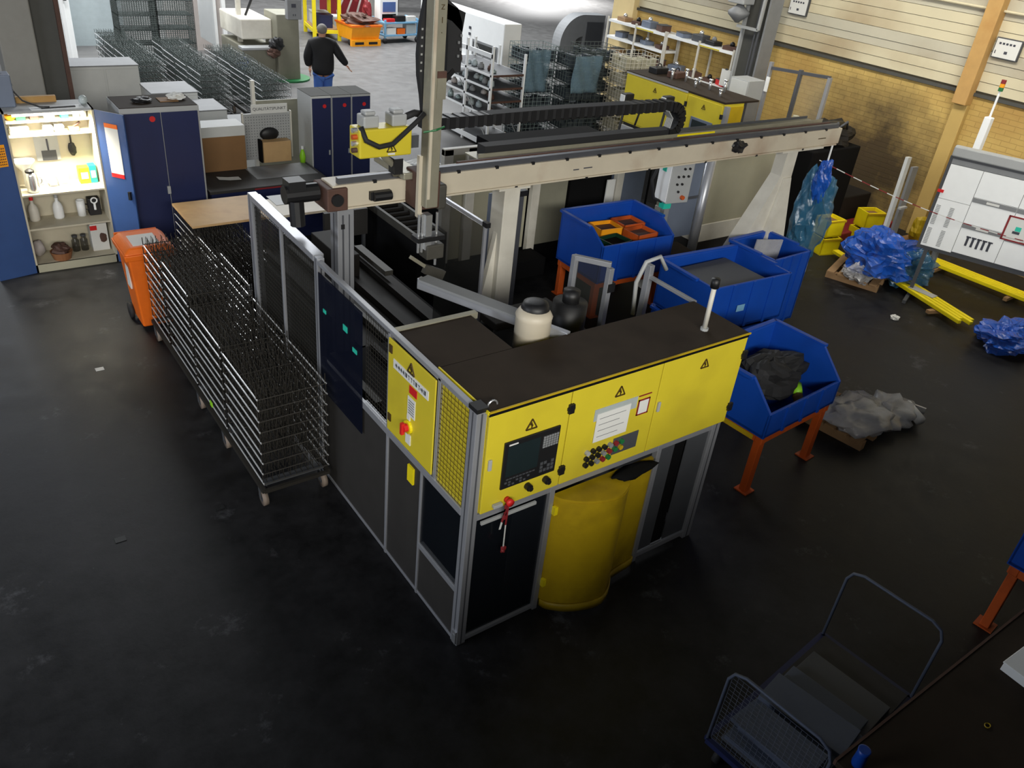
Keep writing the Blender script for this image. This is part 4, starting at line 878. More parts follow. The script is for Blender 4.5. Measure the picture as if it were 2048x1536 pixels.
# ================================================================ CABINETS
def open_cabinet():
    c = thing('tool_cabinet', 'open blue tool cabinet lit inside, with shelves of cleaning supplies', 'cabinet', (-1.44, 7.52, 0))
    w, d, h = .94, .44, 1.95
    bx('back', 'interior_beige', (0, d-.01, 0), (w, d, h), c)
    for x in (0, w-.02): bx('side', 'interior_beige', (x, 0, 0), (x+.02, d, h), c)
    bx('top', 'grey_light', (0, 0, h-.02), (w, d, h), c); bx('plinth', 'cream_panel', (0, .0, 0), (w, .03, .1), c)
    for z in (.1, .56, .98, 1.62, 1.78): bx('shelf', 'interior_beige', (.02, .01 if z < 1.2 else .22, z-.02), (w-.02, d-.01, z), c)
    ld = MB().box(0, -.02, 0, .42, 0, h-.02).build('door', 'blue_door', c, bev=.003); ld.location = (0, 0, 0); ld.rotation_euler = (0, 0, R(180+12))
    bx('note', 'orange_bright', (.05, .0, 1.35), (.17, .004, 1.6), ld)
    m = MB(); [m.box(.06+.02*(i % 5), .004, 1.37+.03*(i//5), .072+.02*(i % 5), .006, 1.385+.03*(i//5)) for i in range(35)]; m.build('print', 'rust', ld)
    rd = MB().box(0, 0, 0, .40, .02, h-.02).build('door', 'blue_door', c, bev=.003); rd.location = (w, 0, 0); rd.rotation_euler = (0, 0, R(-52))
    s = bx('notice_sheet', 'paper', (.12, -.006, 1.2), (.3, 0, 1.75), rd); bx('notice_edge', 'red', (.12, -.008, 1.15), (.3, 0, 1.2), rd); bx('notice_edge', 'orange', (.12, -.008, 1.75), (.3, 0, 1.8), rd)
    MB().box(.33, -.03, .9, .36, 0, 1.0).build('door_handle', 'black', rd)
    lp = thing('cabinet_lamp', 'glowing fluorescent tube lamp at the cabinet top edge', 'lamp', (-1.4, 7.56, 1.86))
    MB().cyl((.06, .03, .03), (.8, .03, .03), .014, 10).build('tube', 'tube_glow', lp); bx('housing', 'white', (.02, .0, .05), (.86, .09, .068), lp)
    l = bpy.data.lights.new('cabinet_tube_light', 'AREA'); l.shape = 'RECTANGLE'; l.size = .75; l.size_y = .05; l.energy = 42; l.spread = R(150); l.color = (1, .94, .78)
    lo = bpy.data.objects.new('cabinet_tube_light', l); COL.objects.link(lo); lo.location = (-.97, 7.59, 1.872); lo.rotation_euler = (R(8), 0, 0)
    X, Y = -1.44, 7.52
    def it(nm, lab, cat, x, z, y=.3): return thing(nm, lab, cat, (X+x, Y+y, z))
    def bottle(x, z, lab, m_='cream_clean', cap='red'):
        b = it('spray_bottle', lab, 'bottle', x, z); MB().lathe([(.055, 0), (.06, .02), (.06, .14), (.045, .19), (.02, .22), (.018, .26)], n=14).build('body', m_, b, True); MB().lathe([(.022, .26), (.022, .3), (.012, .31)], n=10).build('cap', cap, b)
    b = it('bowl', 'orange bowl on the upper cabinet shelf', 'bowl', .1, 1.78); MB().lathe([(.03, 0), (.075, .05), (.08, .07), (.072, .07), (.03, .015)], n=16).build('bowl', 'orange_bright', b, True)
    for x, w2, hh, m_, lab in ((.2, .1, .09, 'green', 'small green carton on the upper cabinet shelf'), (.34, .09, .09, 'rust', 'dark brown carton on the upper cabinet shelf'), (.5, .11, .08, 'paper', 'white carton on the upper cabinet shelf'), (.66, .08, .1, 'teal', 'pale green carton on the upper cabinet shelf')):
        b = it('carton', lab, 'carton', x, 1.78); bx('body', m_, (-w2/2, -.05, 0), (w2/2, .05, hh), b, .004); bx('flap', 'cardboard', (-w2/2, -.05, hh), (w2/2, -.02, hh+.004), b)
    for x, lab in ((.79, 'left white roll on the upper cabinet shelf'), (.87, 'right white roll on the upper cabinet shelf')):
        b = it('paper_roll', lab, 'roll', x, 1.78); MB().lathe([(.02, 0), (.038, 0), (.038, .1), (.02, .1)], n=14).build('roll', 'paper', b, True)
    for x, w2, lab in ((.16, .2, 'long stack of white cloths on the second cabinet shelf'), (.46, .1, 'middle white pack on the second cabinet shelf'), (.58, .1, 'right white pack on the second cabinet shelf')):
        b = it('cloth_pack', lab, 'cloths', x, 1.62); [bx('cloth', 'white', (-w2/2+.004*k, -.08, k*.03), (w2/2, .08, k*.03+.027), b, .006) for k in range(3)]
    b = it('hand_tool', 'brown hand tool on the second cabinet shelf', 'tool', .74, 1.62); MB().box(-.06, -.04, 0, .06, .04, .05).build('body', 'wood_pallet', b, bev=.01); MB().cyl((.0, 0, .05), (.08, 0, .1), .014).build('grip', 'rust', b)
    # main bay
    b = it('white_bowl', 'wide white bowl on a stand in the lit cabinet bay', 'bowl', .13, .98); MB().lathe([(.03, 0), (.03, .2), (.11, .3), (.13, .33), (.12, .33), (.03, .25)], n=20).build('bowl', 'white', b, True)
    b = it('thermos_jug', 'steel jug with dark lid in the lit cabinet bay', 'jug', .16, .98, .12); MB().lathe([(.06, 0), (.065, .02), (.055, .2), (.045, .24)], n=16).build('body', 'steel', b, True); MB().lathe([(.05, .24), (.05, .26), (.02, .28)], n=14).build('lid', 'black', b); MB().tube(arc((.06, 0, .13), .05, -80, 80, 8), .008).build('handle', 'steel', b)
    b = thing('picture_sheet', 'grey printed sheet hanging on the cabinet back wall', 'picture', (X+.42, Y+d-.015, 1.25)); bx('sheet', 'grey_light', (-.12, -.006, -.0), (.14, 0, .33), b); bx('print', 'grey_dark', (-.06, -.009, .0), (.1, -.006, .12), b); MB().box(.01, -.009, .12, .03, -.006, .26).build('figure', 'ink', b)
    b = thing('hand_brush', 'dark brush hanging at the cabinet back wall', 'brush', (X+.7, Y+d-.03, 1.32)); MB().blob((0, 0, .05), (.04, .02, .08), .2, 2, 5, 12, 9).build('head', 'black', b); MB().cyl((0, 0, .12), (0, 0, .22), .01).build('handle', 'black', b)
    for x, m_, w2, hh, lab in ((.52, 'paper', .12, .12, 'white box on the lit bay floor'), (.76, 'yellow', .12, .2, 'yellow carton in the lit cabinet bay'), (.86, 'teal', .08, .22, 'teal carton in the lit cabinet bay'), (.4, 'film_clear', .1, .06, 'clear dish on the lit bay floor'), (.28, 'white', .07, .15, 'white cup in the lit cabinet bay')):
        b = it('carton', lab, 'carton', x, .98); bx('body', m_, (-w2/2, -.06, 0), (w2/2, .06, hh), b, .006); bx('label', 'paper', (-w2/3, -.064, hh*.3), (w2/3, -.06, hh*.7), b)
    bottle(.13, .56, 'white bottle with red cap on the lower cabinet shelf'); bottle(.4, .56, 'white bottle with grey cap on the lower cabinet shelf', 'white', 'grey_light')
    b = it('mug', 'black and white mug on the lower cabinet shelf', 'mug', .66, .56); MB().lathe([(.05, 0), (.05, .2), (.044, .2), (.04, .02)], n=14).build('body', 'white', b, True); MB().tube(arc((.05, 0, .1), .04, -80, 80, 7), .008).build('handle', 'black', b)
    b = it('cup_holder', 'black appliance with white ring on the lower cabinet shelf', 'appliance', .81, .56); bx('body', 'black', (-.07, -.06, 0), (.07, .06, .22), b, .01); MB().tube([(.035*math.cos(t), -.07, .2+.035*math.sin(t)) for t in [i*.52 for i in range(12)]], .009, 6, True).build('ring', 'white', b); MB().cyl((0, -.07, .16), (.0, -.07, .08), .014).build('stem', 'white', b)
    b = it('pink_bag', 'pink bag on the cabinet bottom', 'bag', .1, .1); MB().blob((0, 0, .1), (.07, .07, .1), .25, 2, 4, 14, 10, .1).build('bag', 'partition', b, True)
    b = it('wicker_basket', 'brown basket of rags on the cabinet bottom', 'basket', .32, .1, .12); MB().lathe([(.1, 0), (.13, .1), (.12, .1), (.09, .02)], n=18).build('basket', 'basket', b); MB().blob((0, 0, .13), (.09, .09, .06), .4, 3, 3, 14, 9).build('rags', 'rust', b)
    for x, lab in ((.52, 'left dark jar on the cabinet bottom'), (.62, 'right dark jar on the cabinet bottom')):
        b = it('jar', lab, 'jar', x, .1); MB().lathe([(.045, 0), (.045, .14), (.03, .16), (.03, .19)], n=14).build('glass', 'glass_smoke', b, True); MB().lathe([(.033, .19), (.033, .21)], n=12).build('lid', 'grey_dark', b)
    b = it('appliance_box', 'white printed box with red corner on the cabinet bottom', 'box', .8, .1); bx('body', 'paper', (-.1, -.1, 0), (.1, .1, .36), b, .003); bx('red_corner', 'red', (-.1, -.104, .28), (-.02, -.1, .34), b); MB().blob((.04, -.102, .17), (.04, .006, .06), .2, 2, 2, 10, 8).build('picture', 'rust', b)
    # things on the cabinet roof
    r = thing('tool_tray', 'dark folded tool on the lit cabinet roof', 'tool', (X+.55, Y+.06, 1.95), 4); bx('blade', 'black', (-.14, 0, 0), (.22, .04, .015), r); bx('plate', 'white', (-.25, -.03, -.0), (.3, .1, .004), r)
    k = tag(MB().tube([(X+.1, Y+.3, 2.3), (X+.16, Y+.26, 2.15), (X+.25, Y+.2, 2.02), (X+.4, Y+.1, 1.965), (X+.5, Y+.08, 1.965)], .01, 6).build('power_cable', 'black', None, True), 'black cable hanging down onto the lit cabinet roof', 'cable')
    g = thing('grey_device', 'grey ribbed device standing on the lit cabinet roof', 'device', (X+.02, Y+.2, 1.95)); bx('body', 'sheet_grey', (-.08, 0, 0), (.16, .22, .35), g, .01); [bx('rib', 'grey_dark', (-.085, .02, .05+.06*i), (.165, .2, .07+.06*i), g) for i in range(4)]; bx('red_item', 'red', (-.05, .05, .35), (.06, .15, .45), g, .02)
    tag(MB().box(X+.2, Y+.36, 1.95, X+.62, Y+.42, 2.02).build('timber_strip', 'ochre', None, bev=.004), 'ochre timber strip at the back of the lit cabinet roof', 'timber')
    gl = tag(MB().lathe([(.03, 0), (.05, .03), (.045, .08), (.02, .1)], (X+.88, Y+.2, 1.95), 14).build('glass_dome', 'glass_item', None, True), 'small clear dome on the lit cabinet roof corner', 'glass')
open_cabinet()
def big_cabinet():
    c = thing('steel_cabinet', 'tall closed navy blue two-door steel cabinet with red dot', 'cabinet', (-.25, 7.4, 0))
    w, d, h = .93, .6, 1.95
    bx('carcass', 'grey_light', (0, .0, .04), (w, d, h), c, .004)
    for i in range(2): bx('door', 'blue_cab', (.025+i*.445, -.018, .08), (.46+i*.445, 0, h-.06), c, .003)
    MB().box(.43, -.045, .88, .47, -.018, .98).build('handle', 'grey_light', c, bev=.004)
    MB().cyl((.36, -.018, h-.13), (.36, -.024, h-.13), .035, 14).build('red_dot', 'red', c); bx('plinth', 'black', (.01, .01, 0), (w-.01, d, .04), c)
    bx('top_tray', 'roof_brown', (.01, .01, h), (w-.01, d-.01, h+.006), c)
    tag(MB().box(.28, 7.6, 1.956, .5, 7.8, 1.966).build('cardboard_sheet', 'cardboard'), 'brown cardboard piece on the navy cabinet roof', 'cardboard')
    tag(MB().blob((.5, 7.72, 1.99), (.1, .07, .035), .5, 3, 4, 18, 11, .03).build('crumpled_paper', 'paper', None), 'crumpled printed paper on the navy cabinet roof', 'paper')
    tag(MB().blob((.08, 7.65, 1.98), (.1, .07, .03), .5, 3, 14, 16, 10, .025).build('dark_rag', 'black', None), 'dark rag on the navy cabinet roof', 'rag')
big_cabinet()
for i, lab in enumerate(('left', 'middle', 'right')):
    k = thing('locker', 'narrow grey locker with navy door and red dot, %s of three' % lab, 'locker', (2.46+i*.315, 8.12, 0), 0, 'row of three narrow lockers')
    bx('carcass', 'grey_light' if i else 'white_dull', (0, .0, .04), (.31, .5, 1.8), k, .003); bx('door', 'blue_cab', (.015, -.016, .06), (.3, 0, 1.77), k, .003); MB().cyl((.2, -.016, 1.66), (.2, -.022, 1.66), .028, 12).build('red_dot', 'red', k)
    bx('roof', 'locker_top', (0, 0, 1.8), (.31, .5, 1.806), k); bx('plinth', 'black', (.01, .01, 0), (.3, .5, .04), k); MB().box(.255, -.03, .95, .275, -.016, 1.02).build('handle', 'grey_light', k)
def low_units():
    def unit(nm, lab, x0, y0, x1, y1, h, m_='white_dull', seam=True):
        c = thing(nm, lab, 'cabinet', (x0, y0, 0)); w, d = x1-x0, y1-y0
        bx('body', m_, (0, 0, .05), (w, d, h), c, .006); bx('top', 'grey_paint', (-.01, -.01, h), (w+.01, d+.01, h+.02), c, .004); bx('plinth', 'grey_dark', (.02, .02, 0), (w-.02, d-.02, .05), c)
        if seam:
            for i in range(2): bx('door', m_, (.02+i*w/2, -.015, .08), (w/2-.01+i*w/2, 0, h-.04), c, .003)
    unit('grey_cabinet', 'tall pale grey cabinet with dark groove below the top, behind navy cabinet', -.03, 11.85, 1.03, 12.45, 1.48)
    unit('grey_cabinet', 'middle-height pale grey cabinet right of the tall pale one', 1.02, 11.15, 1.75, 11.9, 1.18)
    unit('white_cabinet', 'small white cabinet behind the cardboard box', 1.5, 10.35, 1.96, 11.05, 1.08, 'white_dull', False)
    unit('white_cabinet', 'low white cabinet behind the pegboard', 1.98, 10.1, 2.5, 10.6, .92, 'white', False)
    t = thing('packing_table', 'dark-topped table with blue base beside the navy cabinet', 'table', (.72, 7.42, 0))
    bx('top', 'dark_plate', (0, 0, .78), (1.7, .85, .82), t, .004); bx('base', 'blue_cab', (.03, .05, 0), (1.67, .8, .78), t); bx('red_edge', 'red_dark', (.6, -.008, .785), (1.3, 0, .805), t); bx('grey_mat', 'grey_paint', (.75, .3, .82), (1.65, .82, .825), t)
    tag(MB().band([(.98+i*.07, 7.9-.02*i, .824+.004*abs(i-2)) for i in range(5)], .12, .003, (0, 1, 0)).build('paper_sheet', 'paper'), 'white curled paper sheet on the dark packing table', 'paper')
    b = thing('cardboard_box', 'large brown cardboard box on the packing table', 'box', (.86, 8.2, .82)); bx('body', 'cardboard', (0, 0, 0), (.64, .35, .48), b, .004); bx('lid', 'white_dull', (-.005, -.005, .48), (.645, .355, .62), b, .004)
    q = thing('quality_board', 'grey pegboard with QUALITÄTSPUNKT sign and hanging tools', 'pegboard', (1.62, 8.58, .82))
    bx('board', 'grey_light', (0, 0, 0), (.7, .02, .66), q); bx('frame', 'cream_clean', (-.02, -.012, 0), (.0, .03, .68), q); bx('frame', 'cream_clean', (.7, -.012, 0), (.72, .03, .68), q)
    m = MB()
    for i in range(17):
        for j in range(15): m.box(.03+i*.04, -.003, .05+j*.04, .04+i*.04, 0, .06+j*.04)
    o = m.build('peg_holes', 'grey_dark', q)
    bx('sign', 'paper', (.12, -.01, .66), (.66, .0, .79), q); text('sign_lettering', 'QUALITÄTSPUNKT', .058, 'ink', q, (.39, -.012, .725), (R(90), 0, 0))
    hs = MB().lathe([(.0, -.03), (.1, -.03), (.13, .0), (.1, .03), (.0, .03)], n=18).build('headset', 'black', q, True); hs.rotation_euler = (R(90), 0, 0); hs.scale = (1.1, .75, 1); hs.location = (.36, -.035, .37)
    bx('white_tag', 'paper', (.34, -.03, .16), (.4, 0, .24), q); bx('tool_strip', 'rust', (.52, -.02, .2), (.68, 0, .26), q)
    y = thing('parts_carton', 'tan carton standing before the pegboard', 'carton', (1.82, 8.38, .82)); bx('body', 'wood', (0, 0, 0), (.42, .16, .3), y, .004); bx('slot', 'dark_void', (-.03, .02, 0), (-.005, .14, .32), y)
    v = thing('lime_bottle', 'lime green bottle beside the lockers', 'bottle', (2.36, 8.25, .82)); MB().lathe([(.04, 0), (.045, .1), (.03, .16), (.015, .2)], n=12).build('body', 'lime', v, True); MB().lathe([(.018, .2), (.018, .24)], n=8).build('cap', 'white', v)
    p = thing('partition_screen', 'grey-green low screen behind the pegboard', 'screen', (2.05, 9.4, 0)); bx('panel', 'machine_green', (.05, 0, .3), (.9, .03, 1.45), p); bx('post', 'cream_clean', (0, -.02, 0), (.05, .05, 1.75), p); bx('post', 'cream_clean', (.9, -.02, 0), (.94, .05, 1.45), p)
low_units()

# ================================================================ PERSON
def skin(name, pts, edges, m_, parent, sub=2, root=0):
    me = bpy.data.meshes.new(name); me.from_pydata([p[:3] for p in pts], edges, []); me.materials.append(MATS[m_])
    o = bpy.data.objects.new(name, me); COL.objects.link(o)
    if parent: o.parent = parent
    o.modifiers.new('skin', 'SKIN')
    if not me.skin_vertices: 
        bpy.context.view_layer.objects.active = o
    for i, p in enumerate(pts):
        r = p[3]; me.skin_vertices[0].data[i].radius = (r, p[4] if len(p) > 4 else r)
    me.skin_vertices[0].data[root].use_root = True
    s = o.modifiers.new('sub', 'SUBSURF'); s.levels = sub; s.render_levels = sub
    for p in me.polygons: p.use_smooth = True
    o.modifiers['skin'].use_smooth_shade = True
    return o
def person():
    # faces local +Y, walking away; right arm swung out to the side
    c = thing('person', 'person in black jacket and blue jeans walking away down the aisle', 'person', (5.08, 13.62, 0), -20)
    hip, kneeL, ankL, toeL = (0, 0, .95), (-.1, .02, .5), (-.11, -.16, .1), (-.12, -.02, .03)
    body = [(0,0,.95,.13,.11), (0,.02,1.2,.13,.1), (0,.03,1.4,.15,.1), (0,.03,1.5,.065), (0,.05,1.57,.062), (0,.06,1.64,.095,.105), (0,.06,1.73,.085,.095),
            (-.19,.03,1.42,.06), (-.27,.03,1.17,.05), (-.26,.1,.93,.035), (.19,.03,1.42,.06), (.33,-.02,1.2,.05), (.5,.02,1.02,.035),
            (-.1,.01,.88,.09), (-.11,.06,.5,.06), (-.11,-.12,.12,.04), (-.12,.02,.05,.04), (.1,.01,.88,.09), (.11,.16,.5,.06), (.11,.22,.1,.04), (.12,.36,.05,.04)]
    ed = [(0,1),(1,2),(2,3),(3,4),(4,5),(5,6),(2,7),(7,8),(8,9),(2,10),(10,11),(11,12),(0,13),(13,14),(14,15),(15,16),(0,17),(17,18),(18,19),(19,20)]
    b = skin('body', body, ed, 'skin', c)
    skin('jacket', [(0,0,.8,.23,.19),(0,0,.98,.255,.2),(0,.02,1.2,.255,.19),(0,.03,1.41,.23,.16),(0,.03,1.575,.095,.095),(-.22,.03,1.43,.11),(-.31,.03,1.17,.1),(-.28,.08,.97,.078),(.22,.03,1.43,.11),(.37,-.02,1.2,.092),(.5,.01,1.04,.066)],
         [(0,1),(1,2),(2,3),(3,4),(3,5),(5,6),(6,7),(3,8),(8,9),(9,10)], 'jacket', c)
    skin('jeans', [(0,0,.93,.17,.14),(-.09,.01,.82,.125),(-.1,.06,.5,.1),(-.11,-.11,.14,.08),(.09,.01,.82,.125),(.1,.16,.5,.1),(.11,.21,.14,.08)], [(0,1),(1,2),(2,3),(0,4),(4,5),(5,6)], 'denim', c)
    for x, y in ((-.115, -.06), (.115, .28)):
        MB().blob((x, y, .055), (.05, .14, .05), .05, 1, 2, 14, 9, .05).build('shoe', 'black', c, True)
    h = MB().blob((0, .035, 1.72), (.102, .112, .1), .06, 3, 6, 20, 14).build('hair', 'hair_grey', c, True)
    for x in (-.085, .085): MB().blob((x, .06, 1.67), (.012, .025, .035), .05, 1, 1, 8, 6).build('ear', 'skin', c, True)
    MB().blob((0, .155, 1.67), (.014, .022, .025), .05, 1, 1, 8, 6).build('nose', 'skin', c, True)
    for x in (-.032, .032): MB().blob((x, .145, 1.69), (.012, .008, .008), 0, 1, 1, 8, 6).build('eye', 'ink', c, True)
    MB().box(-.025, .142, 1.618, .025, .15, 1.624).build('mouth', 'red_dark', c)
    for hx, hy, hz, dx, dz in ((-.26, .1, .92, 0, -1), (.5, .02, 1.02, .6, -.75)):
        d = Vector((dx, .15, dz)).normalized(); o = Vector((hx, hy, hz)); s = d.cross(Vector((0, 1, 0))).normalized(); f = Vector((0, 1, 0))
        pts = [(*o, .03, .02), (*(o+d*.07), .042, .018)]; e = [(0, 1)]
        for k, ln in enumerate((.075, .085, .08, .06)):
            q = o+d*.085+f*(.03-k*.02); pts += [(*q, .0095), (*(q+d*ln*.55), .0088), (*(q+d*ln+s*.012), .0075)]; n = len(pts); e += [(1, n-3), (n-3, n-2), (n-2, n-1)]
        q = o+d*.03+f*.03; pts += [(*q, .011), (*(q+d*.03+f*.025), .01), (*(q+d*.06+f*.03), .008)]; n = len(pts); e += [(0, n-3), (n-3, n-2), (n-2, n-1)]
        skin('hand', pts, e, 'skin', c, 1)
person()

# ================================================================ FAR LEFT BACKGROUND
def back_left():
    p = struct(bx('wall_partition', 'partition', (3.75, 20.4, 0), (5.3, 20.55, 3.2))); bx('panel', 'white', (4.9, 20.3, 0), (5.05, 20.4, 3), p); bx('panel', 'white', (5.2, 20.3, 0), (5.3, 20.4, 3), p)
    d = struct(bx('door_1', 'panel_blue_grey', (1.4, 21.2, 0), (2.9, 21.28, 2.6))); bx('door_mark', 'grey_dark', (1.85, 21.19, 1.9), (1.97, 21.2, 2.0), d)
    w = thing('white_enclosure', 'bright white machine enclosure with red stripe at the top left edge', 'machine', (.55, 19.4, 0))
    bx('body', 'white', (0, 0, 0), (.85, 1.2, 2.4), w, .02); bx('curved_side', 'white', (.62, -.08, 0), (.74, 0, 2.4), w, .03); bx('red_stripe', 'red', (-.02, -.02, 1.6), (.1, 0, 2.4), w); bx('red_box', 'red_dark', (.05, -.06, .75), (.22, 0, 1.05), w, .01)
    bx('handle', 'black', (.72, -.13, 1.35), (.78, -.08, 1.6), w); bx('niche', 'wood_pallet', (.08, -.02, 1.15), (.4, 0, 1.4), w); bx('niche', 'blue_cab', (.3, -.03, 1.25), (.45, 0, 1.5), w)
    m = thing('lathe_machine', 'grey-green machine tool with chip tray and control box at the aisle', 'machine', (4.55, 16.6, 0))
    bx('base', 'machine_green', (0, .3, 0), (.8, 1.9, .75), m, .02); bx('column', 'machine_green', (.75, .1, 0), (1.3, .9, 1.5), m, .02); bx('cover', 'cream_clean', (.0, .4, .9), (.75, 1.9, 1.35), m, .03); bx('splash_tray', 'grey_light', (-.1, .1, .72), (.8, .4, .78), m, .01)
    bx('white_panel', 'white', (-.35, 1.2, .6), (-.3, 2.4, 1.9), m); bx('upright', 'cream_clean', (.12, .95, .7), (.22, 1.05, 1.9), m)
    MB().blob((.7, .05, .85), (.16, .12, .14), .4, 3, 4, 16, 11).build('tool_head', 'black', m); MB().blob((.62, .0, .68), (.14, .1, .1), .4, 3, 5, 16, 11).build('chip_heap', 'rust', m)
    MB().bar((.3, .9, 1.35), (.45, .8, 1.75), .05).build('lever', 'black', m); cb = bx('control_box', 'grey_paint', (.95, -.1, 1.42), (1.3, .06, 1.85), m, .01); bx('display', 'ink', (1.05, -.104, 1.68), (1.16, -.1, 1.76), cb); MB().box(1.08, -.104, 1.5, 1.1, -.1, 1.54).box(1.13, -.104, 1.5, 1.15, -.1, 1.54).build('buttons', 'ink', cb)
    MB().cyl((.35, .7, 1.82), (1.0, 0, 1.82), .02).build('arm', 'grey_dark', m); MB().cyl((1.1, .35, 0), (1.1, .35, .04), .5, 20).build('rubber_mat', 'green', m)
    b = thing('blue_bucket', 'small blue bucket on the machine tray', 'bucket', (4.25, 16.2, .0)); MB().lathe([(.1, 0), (.14, .55), (.13, .55), (.09, .02)], n=14).build('body', 'blue_bin', b, True); MB().tube(arc((0, 0, .55), .14, 0, 180, 8), .008).build('handle', 'steel', b)
back_left()
def back_middle():
    r = thing('yellow_rack', 'yellow steel rack frame at the end of the aisle', 'rack', (8.35, 21.6, 0), -12)
    for x, y in ((0, 0), (.75, 0), (0, 1.4), (.75, 1.4)): bx('upright', 'yellow_bright', (x-.05, y-.05, 0), (x+.05, y+.05, 2.6), r)
    for z in (.25, 1.2, 2.1):
        for a, b in (((0, 0), (.75, 0)), ((0, 1.4), (.75, 1.4)), ((0, 0), (0, 1.4)), ((.75, 0), (.75, 1.4))): MB().bar((*a, z), (*b, z), .06, .1).build('beam', 'yellow_bright', r)
        bx('board', 'wood_pallet', (0, 0, z+.05), (.75, 1.4, z+.07), r)
    for x, y, z, m_, lab in ((.1, .2, .32, 'blue_cab', 'dark blue crate low in the yellow rack'), (.1, .8, .32, 'white_dull', 'white crate low in the yellow rack'), (.15, .4, 1.27, 'red', 'red crate high in the yellow rack')):
        p = Matrix.Rotation(R(-12), 4, 'Z') @ Vector((x, y, 0)); b = thing('crate', lab, 'crate', (8.35+p.x, 21.6+p.y, z), -12); bx('body', m_, (0, 0, 0), (.5, .45, .35), b, .01); bx('rim', m_, (-.015, -.015, .33), (.515, .465, .36), b)
    o = thing('orange_tilt_bin', 'bright orange forklift skip full of scrap in the back aisle', 'skip', (9.1, 20.55, 0), 4)
    F = [(0,3,2,1),(4,5,6,7),(0,1,5,4),(1,2,6,5),(2,3,7,6),(3,0,4,7)]
    MB().add([(.0,.1,.16),(.95,.1,.16),(.95,.9,.16),(0,.9,.16),(-.02,-.02,.56),(.97,-.02,.56),(.97,1.0,.56),(-.02,1.0,.56)], F).build('body', 'orange_bright', o, bev=.01); bx('rim', 'orange', (-.04, -.04, .54), (1.0, 1.02, .59), o)
    bx('fork_shoe', 'orange_bright', (-.02, .0, 0), (.97, .12, .18), o); MB().box(.08, -.006, .05, .38, 0, .12).box(.55, -.006, .05, .85, 0, .12).build('fork_slot', 'black', o)
    for x in (0, 1.0):
        MB().cyl((x, .2, .09), (x+.05, .2, .09), .09, 12).build('wheel', 'rubber', o, True)
    tag(MB().blob((9.55, 21.05, .66), (.42, .42, .16), .5, 3, 3, 24, 14, .1).build('scrap_heap', 'rust'), 'reddish scrap heap on top of the orange skip', 'scrap')
    tag(MB().blob((9.9, 21.2, .9), (.12, .1, .25), .5, 3, 12, 14, 10).build('dark_scrap', 'red_dark'), 'dark upright scrap piece in the orange skip', 'scrap')
    k = thing('tool_cart', 'light blue tool cart with white monitor cabinet in the back aisle', 'cart', (10.35, 20.9, 0), 8)
    for z in (.2, .56): bx('shelf', 'blue_light', (0, 0, z), (1.3, .7, z+.05), k, .005)
    for x in (.03, 1.27):
        for y in (.03, .67): bx('upright', 'blue_light', (x-.025, y-.025, .12), (x+.025, y+.025, .68), k); MB().cyl((x, y-.03, .08), (x, y+.03, .08), .08, 12).build('wheel', 'rubber', k, True)
    MB().bar((1.27, .03, .68), (1.27, .67, .68), .04).build('push_handle', 'blue_light', k)
    mo = bx('monitor_cabinet', 'white', (.02, .3, .61), (.7, .6, 1.22), k, .02); bx('monitor', 'screen_blue', (.12, .29, .86), (.6, .3, 1.14), mo); bx('shelf_opening', 'dark_void', (.1, .292, .64), (.62, .3, .8), mo)
    for x, z, w, h, m_, lab in ((.1, .25, .35, .18, 'paper', 'white carton on the lower cart shelf'), (.5, .25, .3, .16, 'orange', 'orange carton on the lower cart shelf'), (.85, .25, .36, .28, 'panel_blue_grey', 'grey carton on the lower cart shelf'), (.85, .61, .35, .14, 'paper', 'white carton on the upper cart shelf'), (.45, .61, .35, .16, 'black', 'black case on the upper cart shelf'), (.1, .61, .3, .08, 'red', 'red case on the upper cart shelf')):
        p = Matrix.Rotation(R(8), 4, 'Z') @ Vector((x, .03, 0)); b = thing('carton', lab, 'carton', (10.35+p.x, 20.9+p.y, z), 8); bx('body', m_, (0, 0, 0), (w, .22, h), b, .01); bx('flap', m_, (0, 0, h), (w, .11, h+.01), b)
    d = thing('red_machine', 'red machine with pale hoses behind the orange skip', 'machine', (9.75, 23.2, 0)); bx('body', 'red_dark', (0, 0, 0), (1.3, 1.2, 1.5), d, .03); bx('column', 'concrete', (1.15, -.3, 0), (1.75, .3, 3.4), d)
    for i in range(4): MB().tube([(.1+i*.3, -.1, .2), (.0+i*.35, -.2, .6), (.25+i*.3, -.15, 1.0), (.1+i*.3, -.05, 1.3)], .035, 6).build('hose', 'partition', d, True)
    bx('white_drum', 'white_dull', (-.3, -.5, 0), (.2, -.1, .5), d, .04); bx('dark_stripe', 'red_dark', (.55, -.32, .9), (.65, -.3, 2.6), d)
    v = thing('roller_conveyor', 'dark roller conveyor line behind the tool cart', 'conveyor', (12.2, 27.2, 0), -14)
    bx('frame', 'dark_plate', (0, 0, .5), (3.6, .08, .66), v); bx('frame', 'dark_plate', (0, .8, .5), (3.6, .88, .66), v)
    for i in range(12): MB().cyl((.15+i*.29, .08, .62), (.15+i*.29, .8, .62), .05, 8).build('roller', 'grey_paint', v)
    for i in range(3):
        for y in (.04, .84): bx('leg', 'dark_plate', (.1+i*1.65, y-.04, 0), (.2+i*1.65, y+.04, .5), v)
    bx('ochre_edge', 'ochre', (1.0, -.3, .7), (3.6, -.2, .8), v)
    for x in (1.5, 3.2): MB().bar((x, -.25, 0), (x, -.25, .7), .06).build('edge_post', 'ochre', v)
    w = thing('white_machine', 'long white machine housing behind the vertical gantry arm', 'machine', (9.5, 12.9, 0))
